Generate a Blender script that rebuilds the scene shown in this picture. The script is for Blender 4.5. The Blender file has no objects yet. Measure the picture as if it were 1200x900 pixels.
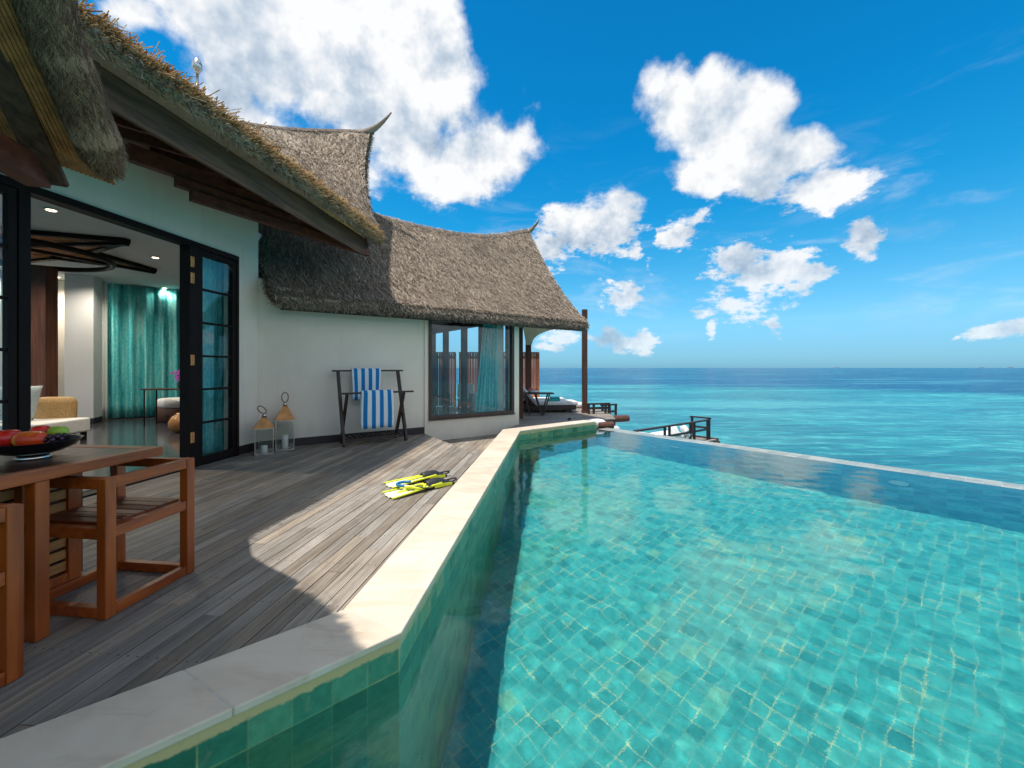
import bpy, bmesh, math, random
import numpy as np
from mathutils import Vector, Matrix
random.seed(7); RNG = np.random.default_rng(11)
S = bpy.context.scene
COL = S.collection
R = math.radians

# ------------------------------------------------------------ camera
H = 1.25
cd = bpy.data.cameras.new('camera'); cam = bpy.data.objects.new('camera', cd); COL.objects.link(cam)
cam.location = (0, 0, H); cam.rotation_euler = (R(90), 0, 0)
cd.sensor_width = 36; cd.lens = 14.4; cd.shift_y = -19/1200
cd.clip_start = 0.05; cd.clip_end = 60000
S.camera = cam

# ------------------------------------------------------------ sun, exposure
SUNDIR = Vector((.79*.255, .61*.255, -1)).normalized()     # direction the light travels
sl = bpy.data.lights.new('sun', 'SUN'); sun = bpy.data.objects.new('sun', sl); COL.objects.link(sun)
sl.energy = 3.7; sl.angle = R(0.5); sl.color = (1, .965, .91)
sun.rotation_euler = SUNDIR.to_track_quat('-Z', 'Y').to_euler()
sun.location = (0, 0, 30)
SUN_EL = math.asin(-SUNDIR.z); SUN_AZ = math.atan2(-SUNDIR.x, -SUNDIR.y)
vs = S.view_settings
vs.view_transform = 'Standard'; vs.look = 'None'; vs.exposure = 0.38; vs.gamma = 1; vs.use_curve_mapping = False
cy = S.cycles
cy.use_denoising = True
try: cy.denoiser = 'OPENIMAGEDENOISE'
except Exception: pass
cy.use_adaptive_sampling = True; cy.adaptive_threshold = 0.02
cy.max_bounces = 8; cy.diffuse_bounces = 4; cy.glossy_bounces = 4; cy.transmission_bounces = 6; cy.transparent_max_bounces = 12
W_SIZE = 1024
cy.sample_clamp_indirect = 4.0; cy.caustics_refractive = True; cy.caustics_reflective = False; cy.blur_glossy = 0.6
sl.cycles.is_caustics_light = True

# ------------------------------------------------------------ node helpers
class N:
    def __init__(s, tree): s.t = tree; s.n = tree.nodes; s.l = tree.links
    def new(s, typ, **kw):
        nd = s.n.new(typ)
        for k, v in kw.items():
            if k == 'ins':
                for a, b in v.items():
                    if hasattr(b, 'is_linked') or isinstance(b, bpy.types.NodeSocket): s.l.new(b, nd.inputs[a])
                    else: nd.inputs[a].default_value = b
            else: setattr(nd, k, v)
        return nd
    def math(s, op, a, b=None, c=None, clamp=False):
        nd = s.n.new('ShaderNodeMath'); nd.operation = op; nd.use_clamp = clamp
        for i, x in enumerate((a, b, c)):
            if x is None: continue
            if isinstance(x, bpy.types.NodeSocket): s.l.new(x, nd.inputs[i])
            else: nd.inputs[i].default_value = x
        return nd.outputs[0]
    def vm(s, op, a, b=None, c=None):
        nd = s.n.new('ShaderNodeVectorMath'); nd.operation = op
        for i, x in enumerate((a, b, c)):
            if x is None: continue
            if isinstance(x, bpy.types.NodeSocket): s.l.new(x, nd.inputs[i])
            else: nd.inputs[i].default_value = x
        return nd.outputs['Value'] if op in ('LENGTH', 'DOT_PRODUCT', 'DISTANCE') else nd.outputs[0]
    def mix(s, f, a, b, typ='RGBA', blend='MIX'):
        nd = s.n.new('ShaderNodeMix'); nd.data_type = typ; nd.clamp_factor = True
        if typ == 'RGBA': nd.blend_type = blend
        ia, ib = (6, 7) if typ == 'RGBA' else (2, 3)
        for i, x in ((0, f), (ia, a), (ib, b)):
            if isinstance(x, bpy.types.NodeSocket): s.l.new(x, nd.inputs[i])
            else:
                if i and typ == 'RGBA' and len(x) == 3: x = (*x, 1)
                nd.inputs[i].default_value = x
        return nd.outputs[2 if typ == 'RGBA' else 0]
    def ramp(s, f, pts, interp='LINEAR'):
        nd = s.n.new('ShaderNodeValToRGB'); cr = nd.color_ramp; cr.interpolation = interp
        while len(cr.elements) < len(pts): cr.elements.new(0.5)
        for e, (p, c) in zip(cr.elements, pts):
            e.position = p; e.color = (*c, 1) if not isinstance(c, (int, float)) else (c, c, c, 1)
        s.l.new(f, nd.inputs[0]); return nd.outputs[0]
    def smooth(s, x, a, b, lo=0.0, hi=1.0):
        nd = s.n.new('ShaderNodeMapRange'); nd.interpolation_type = 'SMOOTHSTEP'
        s.l.new(x, nd.inputs[0])
        for i, v in zip((1, 2, 3, 4), (a, b, lo, hi)): nd.inputs[i].default_value = v
        return nd.outputs[0]
    def noise(s, vec, scale=1, detail=3, rough=.5, dist=0, dim='3D', out=0):
        nd = s.n.new('ShaderNodeTexNoise'); nd.noise_dimensions = dim
        if vec is not None: s.l.new(vec, nd.inputs['Vector'])
        nd.inputs['Scale'].default_value = scale; nd.inputs['Detail'].default_value = detail
        nd.inputs['Roughness'].default_value = rough; nd.inputs['Distortion'].default_value = dist
        return nd.outputs[out]
    def mapping(s, vec, loc=(0,0,0), rot=(0,0,0), sc=(1,1,1)):
        nd = s.n.new('ShaderNodeMapping'); s.l.new(vec, nd.inputs[0])
        nd.inputs[1].default_value = loc; nd.inputs[2].default_value = rot; nd.inputs[3].default_value = sc
        return nd.outputs[0]
    def bump(s, h, strength=.3, dist=.01):
        nd = s.n.new('ShaderNodeBump'); s.l.new(h, nd.inputs['Height'])
        nd.inputs['Strength'].default_value = strength; nd.inputs['Distance'].default_value = dist
        return nd.outputs[0]

MATS = {}
def material(name):
    m = bpy.data.materials.new(name); m.use_nodes = True; m.node_tree.nodes.clear()
    n = N(m.node_tree); out = n.new('ShaderNodeOutputMaterial'); MATS[name] = m
    return m, n, out
def principled(n, out, col, rough=.6, normal=None, metal=0.0, spec=.5, **kw):
    p = n.new('ShaderNodeBsdfPrincipled')
    for k, v in (('Base Color', col), ('Roughness', rough), ('Metallic', metal), ('Specular IOR Level', spec), *kw.items()):
        if isinstance(v, bpy.types.NodeSocket): n.l.new(v, p.inputs[k])
        else: p.inputs[k].default_value = (*v, 1) if isinstance(v, tuple) and len(v) == 3 else v
    if normal is not None: n.l.new(normal, p.inputs['Normal'])
    n.l.new(p.outputs[0], out.inputs[0]); return p
def objco(n): return n.new('ShaderNodeTexCoord').outputs['Object']
def worldpos(n): return n.new('ShaderNodeNewGeometry').outputs['Position']
def island(n): return n.new('ShaderNodeNewGeometry').outputs['Random Per Island']

def simple(name, col, rough=.6, var=.15, nscale=8, bump=.1, metal=0.0, spec=.5, stretch=(1,1,1), **kw):
    m, n, out = material(name)
    v = n.mapping(worldpos(n), sc=stretch)
    f = n.noise(v, nscale, 4, .6)
    a = tuple(min(1, c*(1-var)) for c in col); b = tuple(min(1, c*(1+var)) for c in col)
    c = n.mix(n.smooth(f, .3, .7), a, b)
    rr = n.mix(f, rough*.85, min(1, rough*1.15), 'FLOAT')
    principled(n, out, c, rr, n.bump(f, bump, .01) if bump else None, metal, spec, **kw)
    return m
def wood(name, c1, c2, rough=.5, axis='x', rot=0, scale=1.0, rnd=.25, bump=.25, spec=.5, boards=False, coat=0.0):
    """streaky grain running along one axis (after turning by rot round Z)"""
    m, n, out = material(name)
    sc = {'x': (1.2, 22, 22), 'y': (22, 1.2, 22), 'z': (22, 22, 1.2)}[axis]
    sc = tuple(s*scale for s in sc)
    isl = island(n)
    pos = n.vm('ADD', worldpos(n), n.vm('SCALE', n.new('ShaderNodeCombineXYZ', ins={0: isl, 1: isl, 2: isl}).outputs[0]))
    s = pos.node; 
    # shift the grain from piece to piece
    sh = n.new('ShaderNodeCombineXYZ', ins={0: n.math('MULTIPLY', isl, 13.7), 1: n.math('MULTIPLY', isl, 7.3), 2: n.math('MULTIPLY', isl, 3.1)}).outputs[0]
    pos = n.vm('ADD', worldpos(n), sh)
    v = n.mapping(pos, rot=(0, 0, rot)); v = n.mapping(v, sc=sc)
    g = n.noise(v, 1, 5, .65, .4)
    big = n.noise(pos, 1.7, 3, .5)
    c = n.mix(n.smooth(g, .28, .72), c1, c2)
    k = n.math('ADD', n.math('MULTIPLY', isl, 2*rnd), 1-rnd)
    k = n.math('MULTIPLY', k, n.math('ADD', n.math('MULTIPLY', big, .7), .65))
    c = n.vm('SCALE', c); c.node.inputs[0].default_value = (1,1,1)
    sck = c.node; n.l.new(n.mix(n.smooth(g, .28, .72), c1, c2), sck.inputs[0]); n.l.new(k, sck.inputs['Scale'])
    rr = n.mix(g, rough*.8, min(1, rough*1.25), 'FLOAT')
    principled(n, out, c, rr, n.bump(g, bump, .004), 0, spec, **({'Coat Weight': coat, 'Coat Roughness': .25} if coat else {}))
    return m

# ------------------------------------------------------------ sky with clouds
def pxdir(u, v): return Vector(((u-600)/480, 1, (431-v)/480)).normalized()
def azel(u, v):
    d = pxdir(u, v); return math.atan2(d.x, d.y), math.asin(d.z)
# (centre u, v of the cloud as seen from the terrace, half width, half height, turn in degrees)
BLOBS = [(330, 40, 165, 105, 0, 1.35), (420, 80, 150, 100, 10, 1.3), (300, 150, 80, 60, 0, 1.0), (420, 110, 120, 90, 20, 1.1), (480, 170, 110, 62, 20, 1.0), (560, 190, 88, 58, -18, 1.05), (270, 120, 60, 70, 0, .9),
         (480, 10, 75, 60, 0, 1.0), (545, 225, 60, 25, 0, .8), (370, 190, 110, 50, 0, .9), (150, 5, 48, 38, 0, .75), (500, 70, 60, 90, 0, 1.0),
         (850, 140, 95, 62, 22, 1.15), (800, 115, 60, 50, 0, 1.0), (905, 125, 50, 42, 0, .9), (840, 200, 80, 38, 0, 1.1), (930, 178, 65, 36, 10, 1.15), (820, 85, 26, 24, 0, .8),
         (970, 218, 72, 26, -8, 1.0), (905, 212, 50, 26, 0, .9), (690, 275, 66, 38, 0, 1.05), (722, 252, 34, 26, 0, .9), (640, 290, 40, 22, 0, .8), (798, 278, 22, 15, 0, .85), (822, 262, 22, 13, 0, .55),
         (900, 318, 72, 26, 6, 1.05), (862, 305, 32, 22, 0, .9), (945, 325, 34, 18, 0, .8), (1017, 284, 30, 22, 25, .95), (860, 356, 42, 12, 0, .8), (733, 350, 26, 12, 0, .9),
         (910, 368, 14, 12, 0, .7), (833, 381, 9, 10, 0, .8), (765, 318, 9, 14, 0, .6), (740, 300, 22, 12, 0, .6), (725, 396, 42, 11, 0, .85), (750, 402, 20, 9, 0, .8), (655, 400, 26, 12, 0, .75), (640,410,18,8,0,.7),
         (1160, 386, 40, 12, 0, .95), (1195, 388, 26, 10, 0, .9), (1120, 390, 18, 6, 0, .6)]
BLOBS = [(u, v, w*(1.22 if w < 50 else 1.06), h*(1.30 if h < 30 else 1.08), a, k+(.20 if w < 50 else .08)) for (u, v, w, h, a, k) in BLOBS]
def cloud_group():
    g = bpy.data.node_groups.new('cloud_field', 'ShaderNodeTree')
    g.interface.new_socket('Dir', in_out='INPUT', socket_type='NodeSocketVector')
    g.interface.new_socket('Density', in_out='OUTPUT', socket_type='NodeSocketFloat')
    g.interface.new_socket('Relief', in_out='OUTPUT', socket_type='NodeSocketFloat')
    n = N(g); gi = n.new('NodeGroupInput'); go = n.new('NodeGroupOutput')
    d = gi.outputs[0]
    w = n.noise(d, 6.5, 2, .6, out=1)
    wv = n.vm('MULTIPLY_ADD', n.vm('SUBTRACT', w, (.5,.5,.5)), (.11,.11,.11), d)
    sx = n.new('ShaderNodeSeparateXYZ', ins={0: wv})
    az = n.math('ARCTAN2', sx.outputs[0], sx.outputs[1])
    el = n.math('ARCSINE', sx.outputs[2])
    ae = n.new('ShaderNodeCombineXYZ', ins={0: az, 1: el}).outputs[0]
    acc = None
    for (u, v, hw, hh, ang, wt) in BLOBS:
        a0, e0 = azel(u, v)
        aw = (azel(u+hw, v)[0]-azel(u-hw, v)[0])/2; eh = abs(azel(u, v-hh)[1]-azel(u, v+hh)[1])/2
        src = ae if acc is None else n.vm('MULTIPLY_ADD', acc, (1e-9, 1e-9, 0), ae)      # one after another: keeps the shader small
        q = n.mapping(src, loc=(a0, e0, 0), rot=(0, 0, R(-ang)), sc=(aw, eh, 1)); q.node.vector_type = 'TEXTURE'
        ln = n.vm('LENGTH', q)
        f = n.math('MULTIPLY_ADD', ln, -wt*.75, wt)          # wt at the middle, 0.25 wt at the rim
        acc = f if acc is None else n.math('SMOOTH_MAX', acc, f, .12)
    # unseen bright cloud added outside the view to neutralise and lift the shade
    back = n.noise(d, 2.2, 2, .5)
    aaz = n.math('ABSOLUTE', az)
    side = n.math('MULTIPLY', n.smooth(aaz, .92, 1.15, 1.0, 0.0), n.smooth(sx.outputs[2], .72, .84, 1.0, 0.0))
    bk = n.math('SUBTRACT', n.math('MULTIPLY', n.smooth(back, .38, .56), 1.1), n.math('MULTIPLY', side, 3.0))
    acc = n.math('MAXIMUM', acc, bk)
    nz = n.noise(d, 8, 8, .60)
    nz2 = n.noise(n.vm('ADD', d, (-.02, 0, .045)), 8, 4, .58)
    nlow = n.noise(n.mapping(d, sc=(1, 1, 1.9)), 24, 6, .66)      # finer puffs for the distant low clouds
    lowm = n.smooth(sx.outputs[2], .46, .26)
    nsh = n.mix(lowm, nz, nlow, 'FLOAT')
    t = n.math('MULTIPLY_ADD', n.math('SUBTRACT', nsh, .5), n.math('MULTIPLY_ADD', lowm, .55, 1.3), acc)
    t = n.math('SUBTRACT', t, .36)
    n.l.new(t, go.inputs[0]); n.l.new(n.math('SUBTRACT', nz, nz2), go.inputs[1])
    return g
W = bpy.data.worlds.new('World'); S.world = W; W.use_nodes = True; W.node_tree.nodes.clear()
n = N(W.node_tree); wo = n.new('ShaderNodeOutputWorld'); bg = n.new('ShaderNodeBackground'); n.l.new(bg.outputs[0], wo.inputs[0])
bg.inputs[1].default_value = 0.12
sky = n.new('ShaderNodeTexSky'); sky.sky_type = 'NISHITA'; sky.sun_disc = False
sky.sun_elevation = SUN_EL; sky.sun_rotation = SUN_AZ; sky.air_density = 1.0; sky.dust_density = .3; sky.ozone_density = 1.0; sky.altitude = 0
tc = n.new('ShaderNodeTexCoord'); dirv = n.vm('NORMALIZE', tc.outputs['Generated'])
cg = cloud_group()
def cloudnode(v):
    nd = n.new('ShaderNodeGroup'); nd.node_tree = cg; n.l.new(v, nd.inputs[0]); return nd.outputs
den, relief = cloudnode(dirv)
alpha = n.smooth(den, -.02, .34)
wisp = n.noise(n.mapping(dirv, sc=(1, 1, 3.5)), 4.5, 5, .6, .5)
szw = n.new('ShaderNodeSeparateXYZ', ins={0: dirv}).outputs[2]
wisp = n.math('MULTIPLY', n.smooth(wisp, .50, .74), n.math('MULTIPLY', n.smooth(szw, .04, .12, 0, .26), n.smooth(szw, .55, .22)))
alpha = n.math('MAXIMUM', alpha, wisp)
sz = n.new('ShaderNodeSeparateXYZ', ins={0: dirv}).outputs[2]
alpha = n.math('MULTIPLY', alpha, n.smooth(sz, .0, .04))
alpha = n.math('MULTIPLY', alpha, n.smooth(sz, .02, .30, .72, 1.0))
lit = n.math('ADD', n.math('MULTIPLY', relief, 3.2), .70)
thick = n.smooth(den, .45, 1.15)
lit = n.math('SUBTRACT', lit, n.math('MULTIPLY', thick, .34), clamp=True)
ccol = n.ramp(lit, [(0, (2.5, 3.2, 4.1)), (.34, (3.7, 4.3, 5.0)), (.62, (5.1, 5.4, 5.8)), (.9, (6.3, 6.35, 6.4))])
# deep tropical blue: the Nishita sky through a polarised, saturated response
tint = n.ramp(n.math('MAXIMUM', sz, 0.0), [(0, (.22, .54, 1.0)), (.045, (.29, .62, .98)), (.10, (.38, .80, 1.05)), (.163, (.29, .85, 1.06)), (.247, (.15, .86, 1.10)), (.325, (.06, .84, 1.14)), (.46, (.02, .80, 1.16)), (.70, (.018, .72, 1.08)), (.88, (.75, .95, 1.0)), (1, (1.3, 1.15, 1.0))])  # top stops: unseen zenith kept pale to neutralise the shade light
skyc = n.mix(1.0, sky.outputs[0], tint, blend='MULTIPLY')
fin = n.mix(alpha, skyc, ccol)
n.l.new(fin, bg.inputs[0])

# ------------------------------------------------------------ mesh helpers
def fr(origin, ax, z=0.0):
    """4x4 frame: local x along ax (2-D), local y to its left, z up"""
    ax = Vector((ax[0], ax[1])).normalized()
    return Matrix(((ax.x, -ax.y, 0, origin[0]), (ax.y, ax.x, 0, origin[1]), (0, 0, 1, z), (0, 0, 0, 1)))
class MB:
    def __init__(s, M=None): s.v = []; s.f = []; s.M = M or Matrix(); s.uv = {}
    def add(s, vs, fs):
        b = len(s.v); s.v += [tuple(s.M @ Vector(v)) for v in vs]; s.f += [tuple(b+i for i in f) for f in fs]; return s
    def box(s, c, d, rz=0, M=None):
        x, y, z = d[0]/2, d[1]/2, d[2]/2
        T = Matrix.Translation(c) @ Matrix.Rotation(rz, 4, 'Z') @ (M or Matrix())
        vs = [T @ Vector((i*x, j*y, k*z)) for i in (-1, 1) for j in (-1, 1) for k in (-1, 1)]
        return s.add(vs, [(0,1,3,2), (4,6,7,5), (0,4,5,1), (2,3,7,6), (0,2,6,4), (1,5,7,3)])
    def span(s, a, b):
        c = [(a[i]+b[i])/2 for i in range(3)]; d = [abs(b[i]-a[i]) for i in range(3)]
        return s.box(c, d)
    def beam(s, p, q, w, h, up=(0, 0, 1)):
        p = Vector(p); q = Vector(q); d = (q-p).normalized(); up = Vector(up)
        if abs(d.dot(up)) > .99: up = Vector((0, 1, 0))
        sd = d.cross(up).normalized(); u2 = sd.cross(d)
        vs = [a + sd*i*w/2 + u2*j*h/2 for a in (p, q) for i, j in ((-1,-1), (1,-1), (1,1), (-1,1))]
        return s.add(vs, [(3,2,1,0), (4,5,6,7), (0,1,5,4), (1,2,6,5), (2,3,7,6), (3,0,4,7)])
    def prism(s, poly, z0, z1):
        k = len(poly); ar = sum(poly[i][0]*poly[(i+1)%k][1]-poly[(i+1)%k][0]*poly[i][1] for i in range(k))
        if ar < 0: poly = poly[::-1]
        vs = [(x, y, z0) for x, y in poly] + [(x, y, z1) for x, y in poly]
        return s.add(vs, [tuple(range(k-1, -1, -1)), tuple(range(k, 2*k))] + [(i, (i+1) % k, k+(i+1) % k, k+i) for i in range(k)])
    def tube(s, pts, rad, seg=8, cap=True):
        pts = [Vector(p) for p in pts]; m = len(pts)
        if not hasattr(rad, '__len__'): rad = [rad]*m
        vs = []; prev = None
        for i, p in enumerate(pts):
            d = (pts[min(i+1, m-1)]-pts[max(i-1, 0)]).normalized()
            if prev is None:
                a = d.cross(Vector((0, 0, 1)));
                if a.length < .05: a = d.cross(Vector((1, 0, 0)))
            else: a = prev - d*prev.dot(d)
            a.normalize(); prev = a; b = d.cross(a)
            vs += [p + (a*math.cos(2*math.pi*k/seg)+b*math.sin(2*math.pi*k/seg))*rad[i] for k in range(seg)]
        fs = [(i*seg+k, i*seg+(k+1) % seg, (i+1)*seg+(k+1) % seg, (i+1)*seg+k) for i in range(m-1) for k in range(seg)]
        if cap: fs += [tuple(range(seg-1, -1, -1)), tuple((m-1)*seg+k for k in range(seg))]
        return s.add(vs, fs)
    def lathe(s, c, prof, seg=24, sx=1, sy=1):
        vs = [(c[0]+r*sx*math.cos(2*math.pi*k/seg), c[1]+r*sy*math.sin(2*math.pi*k/seg), c[2]+z) for r, z in prof for k in range(seg)]
        m = len(prof)
        fs = [(i*seg+k, i*seg+(k+1) % seg, (i+1)*seg+(k+1) % seg, (i+1)*seg+k) for i in range(m-1) for k in range(seg)]
        fs += [tuple(range(seg-1, -1, -1)), tuple((m-1)*seg+k for k in range(seg))]
        return s.add(vs, fs)
    def grid(s, fn, nu, nv, close=False):
        vs = [fn(i/nu, j/nv) for i in range(nu+1) for j in range(nv+1)]
        fs = [(i*(nv+1)+j, (i+1)*(nv+1)+j, (i+1)*(nv+1)+j+1, i*(nv+1)+j+1) for i in range(nu) for j in range(nv)]
        return s.add(vs, fs)
    def build(s, name, mat, parent=None, smooth=False, bevel=0, subsurf=0, solid=0, seg=2):
        me = bpy.data.meshes.new(name); me.from_pydata(s.v, [], s.f); me.update()
        o = bpy.data.objects.new(name, me); COL.objects.link(o)
        me.materials.append(MATS[mat] if isinstance(mat, str) else mat)
        if smooth: me.polygons.foreach_set('use_smooth', [True]*len(me.polygons))
        if solid:
            md = o.modifiers.new('solid', 'SOLIDIFY'); md.thickness = solid; md.offset = 0
        if bevel:
            md = o.modifiers.new('bevel', 'BEVEL'); md.width = bevel; md.segments = seg; md.limit_method = 'ANGLE'; md.angle_limit = R(40)
        if subsurf:
            md = o.modifiers.new('sub', 'SUBSURF'); md.levels = subsurf; md.render_levels = subsurf
        if parent is not None:
            o.parent = parent; o.matrix_parent_inverse = parent.matrix_basis.inverted() if not getattr(s, 'local', False) else Matrix()
        return o
def tag(o, label=None, cat=None, group=None, kind=None):
    if label: o['label'] = label
    if cat: o['category'] = cat
    if group: o['group'] = group
    if kind: o['kind'] = kind
    return o
def empty(name, loc=(0, 0, 0), label=None, cat=None, group=None):
    o = bpy.data.objects.new(name, None); COL.objects.link(o); o.location = loc; o.empty_display_size = .1
    return tag(o, label, cat, group)
def clip_half(poly, p, nrm):
    """keep the side where (x-p).nrm >= 0"""
    out = []; k = len(poly)
    for i in range(k):
        a, b = poly[i], poly[(i+1) % k]
        da = (a[0]-p[0])*nrm[0]+(a[1]-p[1])*nrm[1]; db = (b[0]-p[0])*nrm[0]+(b[1]-p[1])*nrm[1]
        if da >= 0: out.append(a)
        if da*db < 0:
            t = da/(da-db); out.append((a[0]+(b[0]-a[0])*t, a[1]+(b[1]-a[1])*t))
    return out
def area(p): return abs(sum(p[i][0]*p[(i+1) % len(p)][1]-p[(i+1) % len(p)][0]*p[i][1] for i in range(len(p))))/2
def boards(mb, poly, d, pitch, gap, z0, z1, lmin=1.6, lmax=3.4, seed=1, tilt=.0015):
    rg = random.Random(seed); d = Vector(d).normalized(); nr = Vector((-d.y, d.x))
    ws = [Vector(p).dot(nr) for p in poly]; ss = [Vector(p).dot(d) for p in poly]
    w = math.floor(min(ws)/pitch)*pitch
    while w < max(ws):
        s = min(ss)-rg.random()*2
        while s < max(ss):
            L = rg.uniform(lmin, lmax)
            q = clip_half(poly, tuple(nr*(w+gap/2)), tuple(nr)); 
            if len(q) > 2: q = clip_half(q, tuple(nr*(w+pitch-gap/2)), tuple(-nr))
            if len(q) > 2: q = clip_half(q, tuple(d*(s+.001)), tuple(d))
            if len(q) > 2: q = clip_half(q, tuple(d*(s+L-.001)), tuple(-d))
            if len(q) > 2 and area(q) > 1e-4: mb.prism(q, z0, z1+rg.uniform(-tilt, tilt))
            s += L
        w += pitch
def intersect(p, d, q, e):
    den_ = d[0]*e[1]-d[1]*e[0]; t = ((q[0]-p[0])*e[1]-(q[1]-p[1])*e[0])/den_
    return Vector((p[0]+d[0]*t, p[1]+d[1]*t))
def gp(u, v, z=0.0):
    Y = (H-z)*480/(v-431); return Vector(((u-600)/480*Y, Y, z))

W.cycles.sampling_method = 'MANUAL'; W.cycles.sample_map_resolution = 512
# ------------------------------------------------------------ materials
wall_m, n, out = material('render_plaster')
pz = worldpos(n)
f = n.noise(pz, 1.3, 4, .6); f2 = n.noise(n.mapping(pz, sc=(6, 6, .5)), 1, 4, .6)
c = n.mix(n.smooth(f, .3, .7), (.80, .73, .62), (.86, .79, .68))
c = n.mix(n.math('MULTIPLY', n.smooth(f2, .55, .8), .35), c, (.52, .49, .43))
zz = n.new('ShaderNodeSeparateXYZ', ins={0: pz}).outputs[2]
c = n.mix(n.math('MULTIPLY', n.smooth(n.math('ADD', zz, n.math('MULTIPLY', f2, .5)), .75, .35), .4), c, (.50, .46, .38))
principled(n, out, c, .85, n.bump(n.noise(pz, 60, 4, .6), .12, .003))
simple('dark_skirting', (.018, .014, .016), .45)
simple('black_frame', (.014, .009, .008), .5, spec=.12)
simple('brown_frame', (.055, .030, .022), .4)
wood('dark_beam', (.050, .022, .014), (.16, .078, .046), .6, 'y', R(0), 1, .2)
wood('fascia_wood', (.060, .030, .019), (.22, .12, .075), .65, 'x', -math.atan2(.9935, .1138), .9, .15)
wood('red_beam', (.11, .028, .016), (.24, .065, .036), .5, 'y', 0, 1, .2)
wood('post_wood', (.055, .018, .010), (.15, .055, .03), .55, 'z', 0, 1, .2)
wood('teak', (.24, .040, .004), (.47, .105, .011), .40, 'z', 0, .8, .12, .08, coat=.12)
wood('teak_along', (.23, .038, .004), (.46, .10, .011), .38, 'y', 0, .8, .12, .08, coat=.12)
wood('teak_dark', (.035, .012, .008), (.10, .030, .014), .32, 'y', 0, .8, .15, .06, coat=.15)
wood('dark_lumber', (.020, .013, .012), (.060, .034, .028), .5, 'z', 0, 1, .2)
simple('bamboo', (.55, .40, .14), .45, .3, 20, .2)
simple('lath', (.50, .19, .06), .6, .3, 14, .3)
simple('steel', (.62, .60, .56), .25, .05, 10, 0, metal=1.0)
simple('copper_roof', (.72, .33, .11), .45, .2, 9, .1)
simple('rope', (.28, .18, .12), .8, .2, 30, .3)
simple('candle', (.82, .80, .76), .5, .03, 5, 0)
simple('white_cloth', (.80, .79, .77), .85, .04, 12, .3)
simple('grey_cloth', (.36, .42, .44), .9, .1, 20, .3)
simple('white_enamel', (.78, .79, .80), .25, .03, 3, 0)
simple('cream_canvas', (.62, .52, .34), .8, .1, 5, .1)
simple('teal_towel', (.03, .42, .44), .9, .1, 40, .4)
simple('ceiling_paint', (.62, .64, .65), .9, .03, 2, 0)
simple('inner_wall', (.72, .64, .56), .85, .04, 2, .05)
simple('rattan', (.40, .25, .10), .7, .3, 60, .5)
simple('pouf_brown', (.085, .045, .035), .8, .15, 20, .2)
simple('vase_wood', (.36, .17, .055), .3, .25, 6, .05)
simple('orchid', (.42, .04, .42), .5, .2, 20, 0)
simple('black_ceramic', (.015, .016, .02), .22, .1, 5, 0)
simple('rubber_black', (.02, .02, .022), .5, .2, 30, .2)
simple('fin_yellow', (.72, .76, .03), .4, .1, 20, 0)
simple('fin_pale', (.78, .78, .55), .35, .06, 20, 0)
simple('snorkel_blue', (.01, .16, .42), .3, .1, 20, 0)
simple('tomato_red', (.68, .025, .015), .22, .25, 14, 0)
simple('green_fruit', (.36, .52, .04), .3, .2, 14, 0)
simple('grape', (.05, .012, .03), .25, .3, 30, 0)
simple('sand_stone', (.52, .46, .36), .9, .1, 5, .3)
m_, n, out = material('mango')
v = n.noise(worldpos(n), 9, 2, .5)
principled(n, out, n.mix(n.smooth(v, .38, .6), (.75, .06, .012), (.90, .36, .03)), .28)
# dark interior floor
m_, n, out = material('slate_floor')
f = n.noise(worldpos(n), 3, 5, .6)
principled(n, out, n.mix(f, (.030, .032, .040), (.075, .075, .085)), .16, n.bump(f, .04, .004))
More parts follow.
